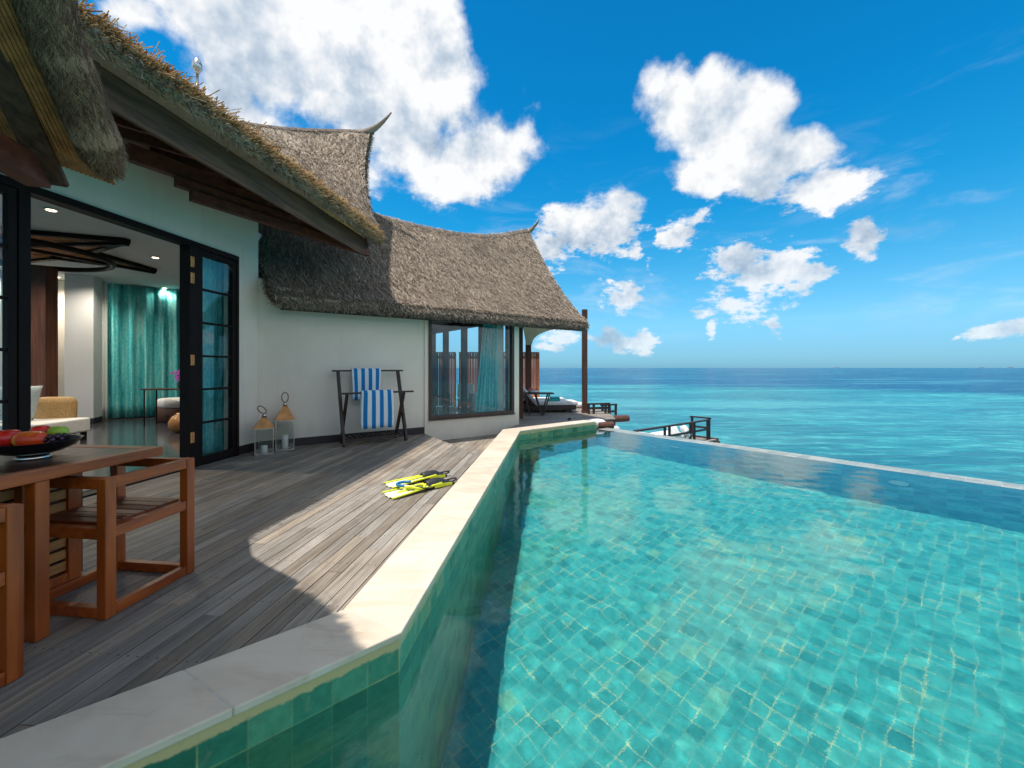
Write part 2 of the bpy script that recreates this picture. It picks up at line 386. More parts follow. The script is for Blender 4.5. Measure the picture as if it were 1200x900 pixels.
# deck
DA = math.atan2(.9935, .1138)
def deckmat(name, warm):
    m, n, out = material(name)
    isl = island(n); wp = worldpos(n)
    sh = n.new('ShaderNodeCombineXYZ', ins={0: n.math('MULTIPLY', isl, 31.7), 1: n.math('MULTIPLY', isl, 17.3), 2: 0.0}).outputs[0]
    pos = n.vm('ADD', wp, sh)
    v = n.mapping(pos, rot=(0, 0, -DA)); v = n.mapping(v, sc=(1.6, 42, 42))
    g = n.noise(v, 1, 6, .7, .5)
    v2 = n.mapping(n.mapping(pos, rot=(0, 0, -DA)), sc=(2.2, 9, 9)); g2 = n.noise(v2, 1, 4, .6)
    c = n.ramp(n.mix(.35, g, g2, 'FLOAT'), [(.30, (.125, .098, .076)), (.46, (.24, .20, .162)), (.60, (.345, .30, .25)), (.75, (.45, .405, .35))])
    hue = n.mix(n.math('FRACT', n.math('MULTIPLY', isl, 7.13)), (1.06, .99, .90), (.95, .99, 1.03))
    c = n.mix(1.0, c, hue, blend='MULTIPLY')
    k = n.math('ADD', n.math('MULTIPLY', isl, .50), .70)
    big = n.noise(wp, .9, 4, .6); k = n.math('MULTIPLY', k, n.math('ADD', n.math('MULTIPLY', big, .8), .6))
    s_ = n.n.new('ShaderNodeVectorMath'); s_.operation = 'SCALE'; n.l.new(c, s_.inputs[0]); n.l.new(k, s_.inputs['Scale'])
    c = s_.outputs[0]
    # dried salt / spilt water marks
    sp = n.smooth(n.noise(wp, 3.5, 6, .7, .8), .62, .75)
    c = n.mix(n.math('MULTIPLY', sp, .45), c, (.50, .49, .46))
    # pairs of screws over the joists
    rv = n.new('ShaderNodeSeparateXYZ', ins={0: n.mapping(wp, rot=(0, 0, -DA))})
    fxx = n.math('ABSOLUTE', n.math('SUBTRACT', n.math('FRACT', n.math('DIVIDE', rv.outputs[0], .45)), .5)); fxx = n.math('MULTIPLY', fxx, .45)
    fyy = n.math('ABSOLUTE', n.math('SUBTRACT', n.math('FRACT', n.math('DIVIDE', rv.outputs[1], .047)), .5)); fyy = n.math('MULTIPLY', fyy, .047)
    dd_ = n.math('SQRT', n.math('ADD', n.math('MULTIPLY', fxx, fxx), n.math('MULTIPLY', fyy, fyy)))
    c = n.mix(n.smooth(dd_, .0052, .0035), c, (.045, .035, .03))
    st_ = n.smooth(n.noise(wp, 1.6, 5, .65, 1.0), .56, .70)
    c = n.mix(n.math('MULTIPLY', st_, .38), c, (.12, .10, .085))
    principled(n, out, c, n.mix(g, .45, .8, 'FLOAT'), n.bump(g, .5, .004), 0, .45)
deckmat('deck_wood', 0)
# coping stone
m_, n, out = material('coping_stone')
wp = worldpos(n); isl = island(n)
f = n.noise(n.mapping(wp, sc=(1, 1.6, 1)), 2.2, 6, .6, .8); f2 = n.noise(wp, 9, 5, .65)
vein = n.noise(n.mapping(wp, rot=(0, 0, .9), sc=(1.2, 7, 4)), 1.2, 5, .6, 1.0)
c = n.ramp(f, [(.3, (.54, .42, .31)), (.5, (.69, .565, .43)), (.7, (.75, .64, .51))])
c = n.mix(n.math('MULTIPLY', n.smooth(vein, .50, .68), .7), c, (.50, .38, .26))
c = n.mix(n.math('MULTIPLY', n.smooth(f2, .62, .8), .35), c, (.40, .36, .32))
c = n.mix(.35, c, n.mix(isl, (.52, .42, .31), (.84, .71, .57)))
wet = n.smooth(n.noise(n.mapping(wp, sc=(1, 1, 1)), 1.9, 6, .68, 1.2), .57, .66)
c = n.mix(n.math('MULTIPLY', wet, .28), c, (.42, .34, .25))
principled(n, out, c, .55, n.bump(f2, .2, .004))
simple('joint_mortar', (.58, .54, .46), .9, .1, 30, .1)
# pool tiles, laid by the metre on UVs
def tilemat(name, cols, grout, floor, size=.15):
    m, n, out = material(name)
    uv = n.new('ShaderNodeTexCoord').outputs['UV']
    wob = n.noise(n.mapping(uv, sc=(1, 1, 1)), 5.0, 2, .5, out=1)
    q = n.vm('MULTIPLY_ADD', n.vm('SUBTRACT', wob, (.5, .5, .5)), (.006, .006, 0), uv)
    q = n.vm('MULTIPLY', q, (1/size, 1/size, 1))
    cell = n.vm('FLOOR', q); fr_ = n.vm('FRACTION', q)
    wn = n.new('ShaderNodeTexWhiteNoise'); wn.noise_dimensions = '2D'; n.l.new(cell, wn.inputs[0])
    sx = n.new('ShaderNodeSeparateXYZ', ins={0: fr_})
    ex = n.math('ABSOLUTE', n.math('SUBTRACT', sx.outputs[0], .5)); ey = n.math('ABSOLUTE', n.math('SUBTRACT', sx.outputs[1], .5))
    edge = n.math('MAXIMUM', ex, ey)
    g = n.smooth(edge, .466, .49)
    # the joints are cleaner along some runs than others
    gp_ = n.noise(uv, 3.1, 4, .65)
    g = n.math('MULTIPLY', g, n.smooth(gp_, .45, .64, .14, .8))
    c = n.ramp(wn.outputs[0], cols)
    mott = n.noise(uv, 17, 6, .7)
    mm = n.math('ADD', n.math('MULTIPLY', mott, 1.2), .40)
    s_ = n.n.new('ShaderNodeVectorMath'); s_.operation = 'SCALE'; n.l.new(c, s_.inputs[0]); n.l.new(mm, s_.inputs['Scale'])
    c = n.mix(g, s_.outputs[0], grout)
    if not floor:   # lime crust under the coping
        z = n.new('ShaderNodeSeparateXYZ', ins={0: worldpos(n)}).outputs[2]
        ln = n.math('ADD', z, n.math('MULTIPLY', n.math('SUBTRACT', n.noise(uv, 9, 4, .7), .5), .06))
        c = n.mix(n.smooth(ln, -.062, -.048), c, (.60, .46, .22))
        c = n.mix(n.math('MULTIPLY', n.smooth(n.noise(uv, 6, 4, .6), .55, .75), n.smooth(z, -.20, -.14)), c, (.42, .38, .20))
    h = n.math('SUBTRACT', n.math('MULTIPLY', mott, .4), n.math('MULTIPLY', g, .6))
    principled(n, out, c, .35, n.bump(h, .25, .006))
tilemat('pool_floor_tile', [(0, (.022, .24, .225)), (.06, (.028, .285, .265)), (.5, (.038, .335, .305)), (.92, (.055, .375, .33)), (.985, (.08, .38, .30)), (1, (.13, .38, .26))], (.66, .66, .28), True, .115)
tilemat('infinity_wall_tile', [(0, (.014, .17, .23)), (.5, (.025, .25, .31)), (1, (.045, .33, .38))], (.07, .30, .33), True)  # deeper blue: the grazing sky reflection is put into the tile colour
tilemat('pool_wall_tile', [(0, (.020, .15, .085)), (.35, (.045, .235, .14)), (.7, (.085, .29, .165)), (.9, (.15, .30, .14)), (1, (.22, .29, .12))], (.46, .44, .17), False)
tilemat('rim_tile', [(0, (.20, .23, .20)), (.5, (.28, .30, .26)), (1, (.38, .37, .31))], (.56, .54, .47), True)
# water
m_, n, out = material('pool_water')
g2 = n.new('ShaderNodeBsdfGlass'); g2.inputs['IOR'].default_value = 1.333; g2.inputs['Roughness'].default_value = 0; g2.inputs['Color'].default_value = (.92, .995, 1.0, 1)
wpp = worldpos(n); rip = n.noise(wpp, 17, 4, .6, .6)
n.l.new(n.bump(rip, .13, .004), g2.inputs['Normal'])
n.l.new(g2.outputs[0], out.inputs[0])
# sea: shallow turquoise lagoon, darker reef patches, deep water beyond the drop-off
m_, n, out = material('sea_water')
wp = worldpos(n)
dist = n.vm('LENGTH', n.vm('MULTIPLY', wp, (1, 1, 0)))
reef = n.noise(n.mapping(wp, sc=(1, 1.0, 1)), .035, 6, .62, .6)
reef2 = n.noise(wp, .16, 5, .6)
sh = n.ramp(n.mix(.4, reef, reef2, 'FLOAT'), [(.30, (.004, .10, .15)), (.43, (.010, .21, .235)), (.54, (.026, .31, .31)), (.68, (.09, .40, .365))])
lo = n.math('LOGARITHM', dist, 10.0)
edge = n.math('ADD', lo, n.math('MULTIPLY', n.math('SUBTRACT', n.noise(wp, .012, 4, .6), .5), .35))
mid = n.mix(n.smooth(edge, 1.15, 1.75), sh, n.mix(.5, sh, (.03, .24, .31)))
deep = n.ramp(n.noise(n.mapping(wp, sc=(.25, 1, 1)), .01, 4, .6), [(.35, (.0, .035, .13)), (.55, (.0, .065, .20)), (.72, (.002, .14, .27))])
c = n.mix(n.smooth(edge, 1.90, 2.02), mid, deep)
w1 = n.noise(n.mapping(wp, rot=(0, 0, .35), sc=(.55, 1.3, 1)), 1.7, 6, .62, .4)
w2 = n.noise(n.mapping(wp, rot=(0, 0, -.2), sc=(.6, 1.4, 1)), .35, 5, .6, .3)
hgt = n.math('ADD', n.math('MULTIPLY', w1, .35), n.math('MULTIPLY', w2, .9))
streak = n.noise(n.mapping(wp, rot=(0, 0, .12), sc=(.34, 1.0, 1)), 1.3, 7, .72, .6)  # dark ripples and pale crests: wave shading painted as colour streaks
s2 = n.noise(n.mapping(wp, rot=(0, 0, .1), sc=(.22, 1.2, 1)), .11, 5, .65, .6)
s3 = n.noise(n.mapping(wp, rot=(0, 0, -.05), sc=(.3, 1.3, 1)), .028, 5, .65, .6)
near_ = n.smooth(lo, 1.0, 1.7, 1.0, 0.0)
c = n.mix(n.math('MULTIPLY', n.smooth(streak, .45, .55), n.math('MULTIPLY_ADD', near_, .35, .50)), c, n.mix(.78, c, (.002, .10, .16)))
c = n.mix(n.math('MULTIPLY', n.smooth(streak, .46, .36), .5), c, (.12, .50, .47))
c = n.mix(n.math('MULTIPLY', n.smooth(s2, .47, .58), .60), c, n.mix(.6, c, (.002, .085, .15)))
c = n.mix(n.math('MULTIPLY', n.smooth(s3, .50, .60), .60), c, n.mix(.6, c, (.002, .085, .15)))
c = n.mix(n.math('MULTIPLY', n.smooth(s2, .50, .34), .35), c, (.12, .46, .44))
nb = n.bump(hgt, 1.0, .6)
far_ = n.smooth(edge, 1.6, 2.0)
principled(n, out, c, .22, nb, 0, n.mix(far_, .26, .03, 'FLOAT'), IOR=1.333)
# glass
def glassmat(name, tint, refl=1.0):
    m, n, out = material(name)
    tr = n.new('ShaderNodeBsdfTransparent'); tr.inputs[0].default_value = (*tint, 1)
    g = n.new('ShaderNodeBsdfGlossy'); g.inputs['Roughness'].default_value = .01
    ge = n.new('ShaderNodeNewGeometry'); cs = n.math('ABSOLUTE', n.vm('DOT_PRODUCT', ge.outputs['Normal'], ge.outputs['Incoming']))
    fz = n.math('MULTIPLY_ADD', n.math('POWER', n.math('SUBTRACT', 1.0, cs, clamp=True), 5.0), .96, .04)
    mx = n.new('ShaderNodeMixShader'); n.l.new(n.math('MULTIPLY', fz, refl, clamp=True), mx.inputs[0])
    n.l.new(tr.outputs[0], mx.inputs[1]); n.l.new(g.outputs[0], mx.inputs[2]); n.l.new(mx.outputs[0], out.inputs[0])
glassmat('window_glass', (.93, .97, .97), 1.3)
glassmat('lantern_glass', (.95, .97, .96), 1.2)
# thatch
def thatchmat(name, dark, mid, pale, w_):
    m, n, out = material(name)
    isl = island(n); wp = worldpos(n)
    a = n.noise(wp, 1.1, 5, .6); b = n.noise(wp, 30, 4, .7)
    t = n.math('ADD', n.math('MULTIPLY', isl, .62), n.math('MULTIPLY', b, .36))
    c = n.ramp(t, [(.12, dark), (.48, mid), (.92, pale)])
    k = n.math('ADD', n.math('MULTIPLY', a, .9), .55)
    s_ = n.n.new('ShaderNodeVectorMath'); s_.operation = 'SCALE'; n.l.new(c, s_.inputs[0]); n.l.new(k, s_.inputs['Scale'])
    principled(n, out, s_.outputs[0], .9, n.bump(b, .6, .02), 0, .2)
thatchmat('thatch', (.085, .058, .042), (.31, .235, .175), (.64, .53, .41), 0)
thatchmat('thatch_cut', (.14, .065, .025), (.64, .38, .17), (.95, .76, .50), 0)
thatchmat('thatch_dark', (.035, .026, .022), (.12, .095, .08), (.24, .20, .16), 0)
thatchmat('thatch_roll', (.050, .024, .016), (.25, .125, .078), (.62, .39, .25), 0)
# curtains
def curtain(name, c1, c2, c3):
    m, n, out = material(name)
    wp = worldpos(n)
    f = n.noise(n.mapping(wp, sc=(9, 9, .7)), 1, 5, .7); g = n.noise(n.mapping(wp, sc=(40, 40, 14)), 1, 3, .6)
    c = n.ramp(n.mix(.3, f, g, 'FLOAT'), [(.38, c1), (.5, c2), (.64, c3)])
    principled(n, out, c, .8, n.bump(g, .2, .004), 0, .3)
curtain('teal_curtain', (.03, .30, .35), (.09, .52, .55), (.34, .70, .66))
curtain('sheer_curtain', (.52, .60, .58), (.62, .68, .66), (.74, .78, .76))
# towel stripes
m_, n, out = material('striped_towel')
uv = n.new('ShaderNodeTexCoord').outputs['UV']
x = n.new('ShaderNodeSeparateXYZ', ins={0: uv}).outputs[0]
st = n.math('FRACT', n.math('MULTIPLY', x, 4.0)); st = n.smooth(n.math('ABSOLUTE', n.math('SUBTRACT', st, .5)), .235, .265)
fz_ = n.noise(uv, 120, 3, .7)
principled(n, out, n.mix(st, (.015, .20, .50), (.74, .80, .84)), .95, n.bump(fz_, .5, .003), 0, .1)
# downlight
m_, n, out = material('lamp_glow')
em = n.new('ShaderNodeEmission'); em.inputs[0].default_value = (1, .80, .50, 1); em.inputs[1].default_value = 6; n.l.new(em.outputs[0], out.inputs[0])
m_, n, out = material('underwater_lamp'); principled(n, out, (.9, .92, .92), .3)
wood('fence_wood', (.22, .065, .030), (.46, .17, .085), .6, 'z', 0, 1, .35)
simple('sofa_grey', (.36, .42, .44), .9, .1, 20, .3)
wood('slat_gold', (.30, .115, .028), (.52, .24, .075), .45, 'y', 0, .8, .2, .1)
wood('teak_seat', (.13, .030, .008), (.25, .060, .015), .42, 'y', 0, .8, .12, .08)
simple('island_haze', (.09, .15, .19), .9)  # blue-grey, with the distance haze put into the colour
# ============================================================ setting
V2 = lambda x, y: Vector((x, y))
K1 = V2(-3.873, 6.258); da = V2(.1138, .9935); nA = V2(.9935, -.1138)        # wall with the doors
B0 = V2(-1.67, 7.79); db = V2(.821, .571).normalized(); nB = V2(.571, -.821).normalized()   # wall with the towel rack
K3 = V2(.124, 9.04)
def A(s, off=0.0, z=None):
    p = K1+da*s+nA*off; return (p.x, p.y) if z is None else (p.x, p.y, z)
def Bp(t, off=0.0, z=None):
    p = B0+db*t+nB*off; return (p.x, p.y) if z is None else (p.x, p.y, z)
C1 = V2(-.5255, 1.911); C2 = V2(.15, 8.0); C3 = V2(1.95, 9.45)
d1 = V2(.755, .655).normalized(); d2 = (C2-C1).normalized(); d3 = (C3-C2).normalized(); dI = V2(.643, -.766).normalized()
C0 = C1-d1*6.5
lf = lambda d: V2(-d.y, d.x)
CW = .35; ZW = -.165; ZF = -2.0
O0 = C0+lf(d1)*CW
O1 = intersect(C0+lf(d1)*CW, d1, C1+lf(d2)*CW, d2)
O2 = intersect(C1+lf(d2)*CW, d2, C2+lf(d3)*CW, d3)
O3 = C3+lf(d3)*CW-d3*.05
I1 = C3+dI*11.5; F1 = I1-d1*10.5; F0 = C0-d1*.0
E1 = intersect(B0, V2(1.18, -1.91), C1+lf(d2)*CW, d2)

# ---- sea bed-to-horizon sheet
ZS = -2.4
mb = MB()
ring = [0, 6, 14, 30, 60, 120, 300, 800, 2500, 8000, 24000]
for i in range(len(ring)-1):
    a, b = ring[i], ring[i+1]; K = 48
    for k in range(K):
        t0, t1 = 2*math.pi*k/K, 2*math.pi*(k+1)/K
        p = [(a*math.cos(t0), a*math.sin(t0), ZS), (b*math.cos(t0), b*math.sin(t0), ZS), (b*math.cos(t1), b*math.sin(t1), ZS), (a*math.cos(t1), a*math.sin(t1), ZS)]
        if a == 0: mb.add([p[0], p[1], p[2]], [(0, 1, 2)])
        else: mb.add(p, [(0, 1, 2, 3)])
o = mb.build('sea', 'sea_water'); bm = bmesh.new(); bm.from_mesh(o.data); bmesh.ops.remove_doubles(bm, verts=bm.verts, dist=.01); bm.to_mesh(o.data); bm.free()
tag(o, kind='structure')
# low islets on the horizon
for (u, w_, lab) in ((980, 11, 'faint low islet on the horizon below the large white cloud'), (1150, 7, 'small dark islet on the horizon near the right edge'), (1184, 9, 'long flat islet at the far right end of the horizon')):
    Y = 3800; X = (u-600)/480*Y
    m = MB(); rg = random.Random(u)
    wd = w_/480*Y
    m.grid(lambda a, b: (X+(a-.5)*wd, Y+(b-.5)*wd*.5, ZS-1+(9+3*math.sin(a*17+u)+2*math.sin(a*41))*max(0, 1-(2*a-1)**4)*max(0, 1-(2*b-1)**2)), 24, 6)
    o = m.build('islet', 'island_haze'); tag(o, kind='structure')

# ---- decks
deck_poly = [tuple(K1), tuple(B0), tuple(E1), tuple(O1), tuple(O1-d1*4.6), A(-8.2)]
mb = MB(); boards(mb, deck_poly, da, .094, .006, -.030, 0.0, 1.8, 3.8, 3)
o = mb.build('deck', 'deck_wood'); tag(o, kind='structure')
mb = MB()
q = (E1-B0).normalized()
# edge board along the step, and its riser
mb.add([(B0.x, B0.y, -.16), (E1.x, E1.y, -.16), (E1.x, E1.y, -.031), (B0.x, B0.y, -.031)], [(0, 1, 2, 3)])
ctr = V2(*[sum(p[i] for p in deck_poly)/len(deck_poly) for i in (0, 1)])
mb.prism(deck_poly, -.34, -.034)
o = mb.build('deck_substructure', 'dark_lumber'); tag(o, kind='structure')
low_poly = [tuple(B0), tuple(K3+db*.0), tuple(K3+V2(.05, -.02)), tuple(O2+lf(d2)*.0), tuple(E1)]
mb = MB(); boards(mb, low_poly, da, .112, .005, -.19, -.16, 1.8, 3.8, 9)
o = mb.build('lower_deck_step', 'deck_wood'); tag(o, kind='structure')
ter_poly = [tuple(K3), tuple(O2), tuple(O3), (2.55, 10.1), (2.75, 11.9), (2.3, 13.3), (-2.80, 13.3)]
mb = MB(); boards(mb, ter_poly, (.97, .24), .112, .005, -.030, 0.0, 1.8, 3.6, 5)
o = mb.build('terrace_deck', 'deck_wood'); tag(o, kind='structure')
mb = MB(); mb.prism(ter_poly, -.36, -.034)
o = mb.build('terrace_substructure', 'dark_lumber'); tag(o, kind='structure')

# ---- swimming pool
pool = empty('swimming_pool', (2, 4, 0), 'turquoise tiled infinity pool with pale stone coping beside the timber deck', 'swimming pool')
def uvmesh(name, quads, mat, parent):
    """quads: list of (verts, uvs)"""
    vs, fs, uvs = [], [], []
    for v, uv in quads:
        b = len(vs); vs += v; fs.append(tuple(range(b, b+len(v)))); uvs += uv
    me = bpy.data.meshes.new(name); me.from_pydata([tuple(v) for v in vs], [], fs); l = me.uv_layers.new(name='UVMap')
    for i, uv in enumerate(uvs): l.data[i].uv = uv
    me.materials.append(MATS[mat]); o = bpy.data.objects.new(name, me); COL.objects.link(o)
    if parent: o.parent = parent; o.matrix_parent_inverse = parent.matrix_basis.inverted()
    return o
basin = [C0, C1, C2, C3, I1, F1]
def fuv(p): d = V2(p[0], p[1])-C3; return (d.dot(dI), d.dot(d1))
floor_o = uvmesh('pool_floor', [([(p.x, p.y, ZF) for p in basin], [fuv(p) for p in basin])], 'pool_floor_tile', pool)
ql = []; s0 = 0
for i in (5, 0, 1, 2, 3, 4):
    a, b = basin[i], basin[(i+1) % 6]; L = (b-a).length
    inf = i == 3
    zt = -.168 if inf else -.012
    off = 0 if inf else -.012
    # start at the C1 corner so whole tiles meet it
    u0 = -L if i == 0 else 0
    ql.append(([(a.x, a.y, ZF), (b.x, b.y, ZF), (b.x, b.y, zt), (a.x, a.y, zt)], [(u0, ZF+.012), (u0+L, ZF+.012), (u0+L, zt+.012), (u0, zt+.012)]))
uvmesh('tiled_wall', [q for k, q in enumerate(ql) if k != 4], 'pool_wall_tile', pool)
uvmesh('infinity_wall', [ql[4]], 'infinity_wall_tile', pool)
# infinity rim + outer face
RW = .40; nI = lf(dI)
a, b = C3, I1; a2, b2 = a+nI*RW, b+nI*RW; L = (b-a).length
uvmesh('infinity_rim', [([(a.x, a.y, -.168), (b.x, b.y, -.168), (b2.x, b2.y, -.170), (a2.x, a2.y, -.170)], [(0, .005), (L, .005), (L, .405), (0, .405)]),
                        ([(a2.x, a2.y, -.170), (b2.x, b2.y, -.170), (b2.x, b2.y, -1.9), (a2.x, a2.y, -1.9)], [(0, 0), (L, 0), (L, 1.73), (0, 1.73)])], 'rim_tile', pool)
# coping slabs
mb = MB(); mj = MB(); rg = random.Random(4)
def slabs(P0, P1, Q0, Q1, n_, first=None):
    """inner edge P0-P1, outer edge Q0-Q1"""
    for k in range(n_):
        t0, t1 = k/n_, (k+1)/n_
        L = (P1-P0).length; g = .0018/L
        a_, b_ = P0.lerp(P1, t0+(g if k else 0)), P0.lerp(P1, t1-(g if k < n_-1 else 0))
        c_, d_ = Q0.lerp(Q1, t1-(g if k < n_-1 else 0)), Q0.lerp(Q1, t0+(g if k else 0))
        zt = .022+rg.uniform(-.001, .001)
        mb.prism([tuple(a_), tuple(b_), tuple(c_), tuple(d_)], -.012, zt)
m0 = C0; 
ov = .012
P = [C0-lf(d1)*ov, intersect(C0-lf(d1)*ov, d1, C1-lf(d2)*ov, d2), intersect(C1-lf(d2)*ov, d2, C2-lf(d3)*ov, d3), C3-lf(d3)*ov-d3*.05]
slabs(P[0], P[1], O0, O1, 10); slabs(P[1], P[2], O1, O2, 9); slabs(P[2], P[3], O2, O3, 3)
mb.build('coping', 'coping_stone', pool, bevel=.006)
for i, (P_, Q_) in enumerate((((P[0], P[1]), (O0, O1)), ((P[1], P[2]), (O1, O2)), ((P[2], P[3]), (O2, O3)))):
    a_, b_ = P_; d_, c_ = Q_; e = .004
    mj.prism([tuple(a_.lerp(d_, .02)), tuple(b_.lerp(c_, .02)), tuple(c_.lerp(b_, .01)), tuple(d_.lerp(a_, .01))], -.010, .0195)
mj.build('coping_joint', 'joint_mortar', pool)
# body of the pool edge under the coping
mb = MB()
for (a_, b_, c_, d_) in ((C0, C1, O1, O0), (C1, C2, O2, O1), (C2, C3-d3*.05, O3, O2)):
    ins = [V2(*p) for p in (a_, b_, c_, d_)]; cc = sum(ins, V2(0, 0))/4
    mb.prism([tuple(a_.lerp(d_, .04)), tuple(b_.lerp(c_, .04)), tuple(c_.lerp(b_, .02)), tuple(d_.lerp(a_, .02))], -1.9, -.013)
mb.build('pool_edge_core', 'joint_mortar', pool)
# fittings
def on_inf(e, z, r, name):
    p = C3+dI*e-nI*.012
    m = MB(Matrix.Translation((p.x, p.y, z)) @ Matrix(((dI.x, 0, -nI.x, 0), (dI.y, 0, -nI.y, 0), (0, 1, 0, 0), (0, 0, 0, 1))))
    m.lathe((0, 0, -.01), [(r, 0), (r, .02), (r*.85, .03), (r*.3, .034), (0.001, .034)], 20)
    return m.build(name, 'underwater_lamp', pool, smooth=True)
on_inf(1.9, -.80, .09, 'underwater_lamp'); on_inf(5.1, -.80, .11, 'underwater_lamp')
p = C1+d2*2.9-lf(d2)*.004
m = MB(Matrix.Translation((p.x, p.y, -.30)) @ Matrix(((d2.x, 0, -lf(d2).x, 0), (d2.y, 0, -lf(d2).y, 0), (0, 1, 0, 0), (0, 0, 0, 1))))
m.lathe((0, 0, 0), [(.035, 0), (.035, .008), (.02, .012), (.001, .010)], 16); m.build('return_inlet', 'underwater_lamp', pool)
# water surface: real ripples on a fine sheet
step = .034
ne, nw = int(11.5/step), int(10.5/step)
ee = np.linspace(0.0, 11.5, ne+1)-.02; ww = np.linspace(-.03, 10.5, nw+1)
EE, WW = np.meshgrid(ee, ww, indexing='ij')
f1 = -d1
X = C3.x+dI.x*EE+f1.x*WW; Y = C3.y+dI.y*EE+f1.y*WW
Z = np.zeros_like(X); rg = np.random.default_rng(5)
for k in range(90):
    lam = 10**rg.uniform(math.log10(.13), math.log10(1.1)); th = rg.normal(2.3, 1.1)
    amp = .00014*(lam/.3)**.55*rg.uniform(.5, 1.2)
    if lam > .6: amp *= .5
    kx, ky = 2*math.pi/lam*math.cos(th), 2*math.pi/lam*math.sin(th)
    Z += amp*np.sin(kx*X+ky*Y+rg.uniform(0, 6.28)+.8*np.sin(.9*X+rg.uniform(0, 6))+.8*np.sin(.8*Y+rg.uniform(0, 6)))
calm = .55+.45*np.sin(.7*X+.3)*np.sin(.55*Y+1.1)
Z *= .35+.65*calm
Z = np.clip(Z, -.01, .01)*np.clip((WW+.03)/.5, .12, 1)
P3 = np.stack([X, Y, ZW+Z], -1).reshape(-1, 3)
idx = np.arange((ne+1)*(nw+1)).reshape(ne+1, nw+1)
quad = np.stack([idx[:-1, :-1], idx[1:, :-1], idx[1:, 1:], idx[:-1, 1:]], -1).reshape(-1, 4)
cen = P3[quad].mean(1)
# drop what lies on the deck side of the coping
def side(p, a, d): nn = lf(d); return (p[:, 0]-a.x)*nn.x+(p[:, 1]-a.y)*nn.y
s1 = side(cen, C1, d1); s2 = side(cen, C1, d2); s3 = side(cen, C2, d3)
out_ = ((s1 > .15) & (s2 > .15) & (s3 > -5)) & ((s1 > .15) | (s2 > .15))
quad = quad[~((s1 > .15) & (s2 > .15))]
cen = P3[quad].mean(1)
me = bpy.data.meshes.new('pool_water'); me.vertices.add(len(P3)); me.vertices.foreach_set('co', P3.ravel())
me.loops.add(quad.size); me.loops.foreach_set('vertex_index', quad[:, ::-1].ravel().astype(np.int32))
me.polygons.add(len(quad)); me.polygons.foreach_set('loop_start', np.arange(0, quad.size, 4, dtype=np.int32)); me.polygons.foreach_set('loop_total', np.full(len(quad), 4, dtype=np.int32))
me.update(calc_edges=True); me.validate(); me.polygons.foreach_set('use_smooth', [True]*len(me.polygons))
me.materials.append(MATS['pool_water'])
if me.polygons[0].normal.z < 0: me.flip_normals()
water = bpy.data.objects.new('pool_water', me); COL.objects.link(water); tag(water, kind='structure')
water.cycles.is_caustics_caster = True
for ob in pool.children:
    if ob.name.startswith(('pool_floor', 'tiled_wall', 'infinity_wall')): ob.cycles.is_caustics_receiver = True
# ============================================================ the villa
villa = empty('beach_villa', (-5, 5, 0), 'white rendered overwater villa with swooping grey thatched roofs and dark timber eaves', 'villa')
FA = fr(K1, da); FB = fr(B0, db)          # local x along the wall, local y into the house
# walls
m = MB(FA)
m.span((-.43, .004, -.02), (.0, .20, 3.75)); m.span((-3.95, .004, 2.83), (-.43, .20, 3.75)); m.span((-8.4, .004, -.02), (-3.95, .20, 3.75))
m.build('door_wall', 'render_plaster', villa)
m = MB(FB)
m.span((-2.685, .004, -.02), (-.0, .20, 2.62))
m.span((0, -.025, -.30), (2.205, .18, .255)); m.span((0, -.025, .255), (.075, .18, 2.62)); m.span((2.065, -.025, .255), (2.205, .18, 2.62)); m.span((.075, -.023, 2.42), (2.065, .18, 2.62))
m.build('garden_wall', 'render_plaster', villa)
m = MB(FA); m.span((-.40, -.014, .001), (-.016, .003, .125)); m.build('skirting', 'dark_skirting', villa)
m = MB(FB); m.span((-2.67, -.014, .001), (-.002, .003, .125)); m.build('skirting', 'dark_skirting', villa)
# window
w = empty('window', tuple(B0)+(0,)); w.parent = villa; w.matrix_parent_inverse = villa.matrix_basis.inverted()
m = MB(FB)
m.span((.076, -.05, .262), (2.064, .06, .325)); m.span((.076, -.05, 2.36), (2.064, .06, 2.419)); m.span((.076, -.05, .325), (.135, .06, 2.36)); m.span((2.000, -.05, .325), (2.064, .06, 2.36))
m.span((.07, -.075, .238), (2.07, -.051, .262))
m.build('window_frame', 'brown_frame', w, bevel=.004)
m = MB(FB); m.span((.133, -.004, .322), (2.002, .002, 2.362)); m.build('pane', 'window_glass', w)
# doors
def leaf(s0, s1, name='door_leaf'):
    e = MB(FA); z0, z1 = .03, 2.755; st = .058
    e.span((s0, -.03, z0), (s0+st, .03, z1)); e.span((s1-st, -.03, z0), (s1, .03, z1))
    e.span((s0+st, -.029, z0), (s1-st, .029, z0+.085)); e.span((s0+st, -.029, z1-.07), (s1-st, .029, z1))
    h = (z1-z0-.155)/6
    for k in range(1, 6):
        z = z0+.085+h*k; e.span((s0+st, -.02, z-.014), (s1-st, .02, z+.014))
    o = e.build(name, 'black_frame', villa, bevel=.003)
    for k in range(6):
        g = MB(FA); z = z0+.085+h*k; g.span((s0+st-.004, -.003, z+.012), (s1-st+.004, .003, z+h-.012)); g.build('pane', 'window_glass', o)
    return o
leaf(-1.075, -.475); leaf(-3.50, -2.825)
m = MB(FA)
m.span((-3.95, -.04, 2.762), (-.425, .10, 2.832)); m.span((-.47, -.04, 0), (-.425, .10, 2.762)); m.span((-1.215, -.04, 0), (-1.085, .10, 2.762)); m.span((-2.82, -.04, 0), (-2.74, .10, 2.762)); m.span((-3.95, -.04, 0), (-3.51, .10, 2.762))
m.span((-3.51, -.03, -.005), (-.47, .12, .018))
m.build('door_frame', 'black_frame', villa, bevel=.004)
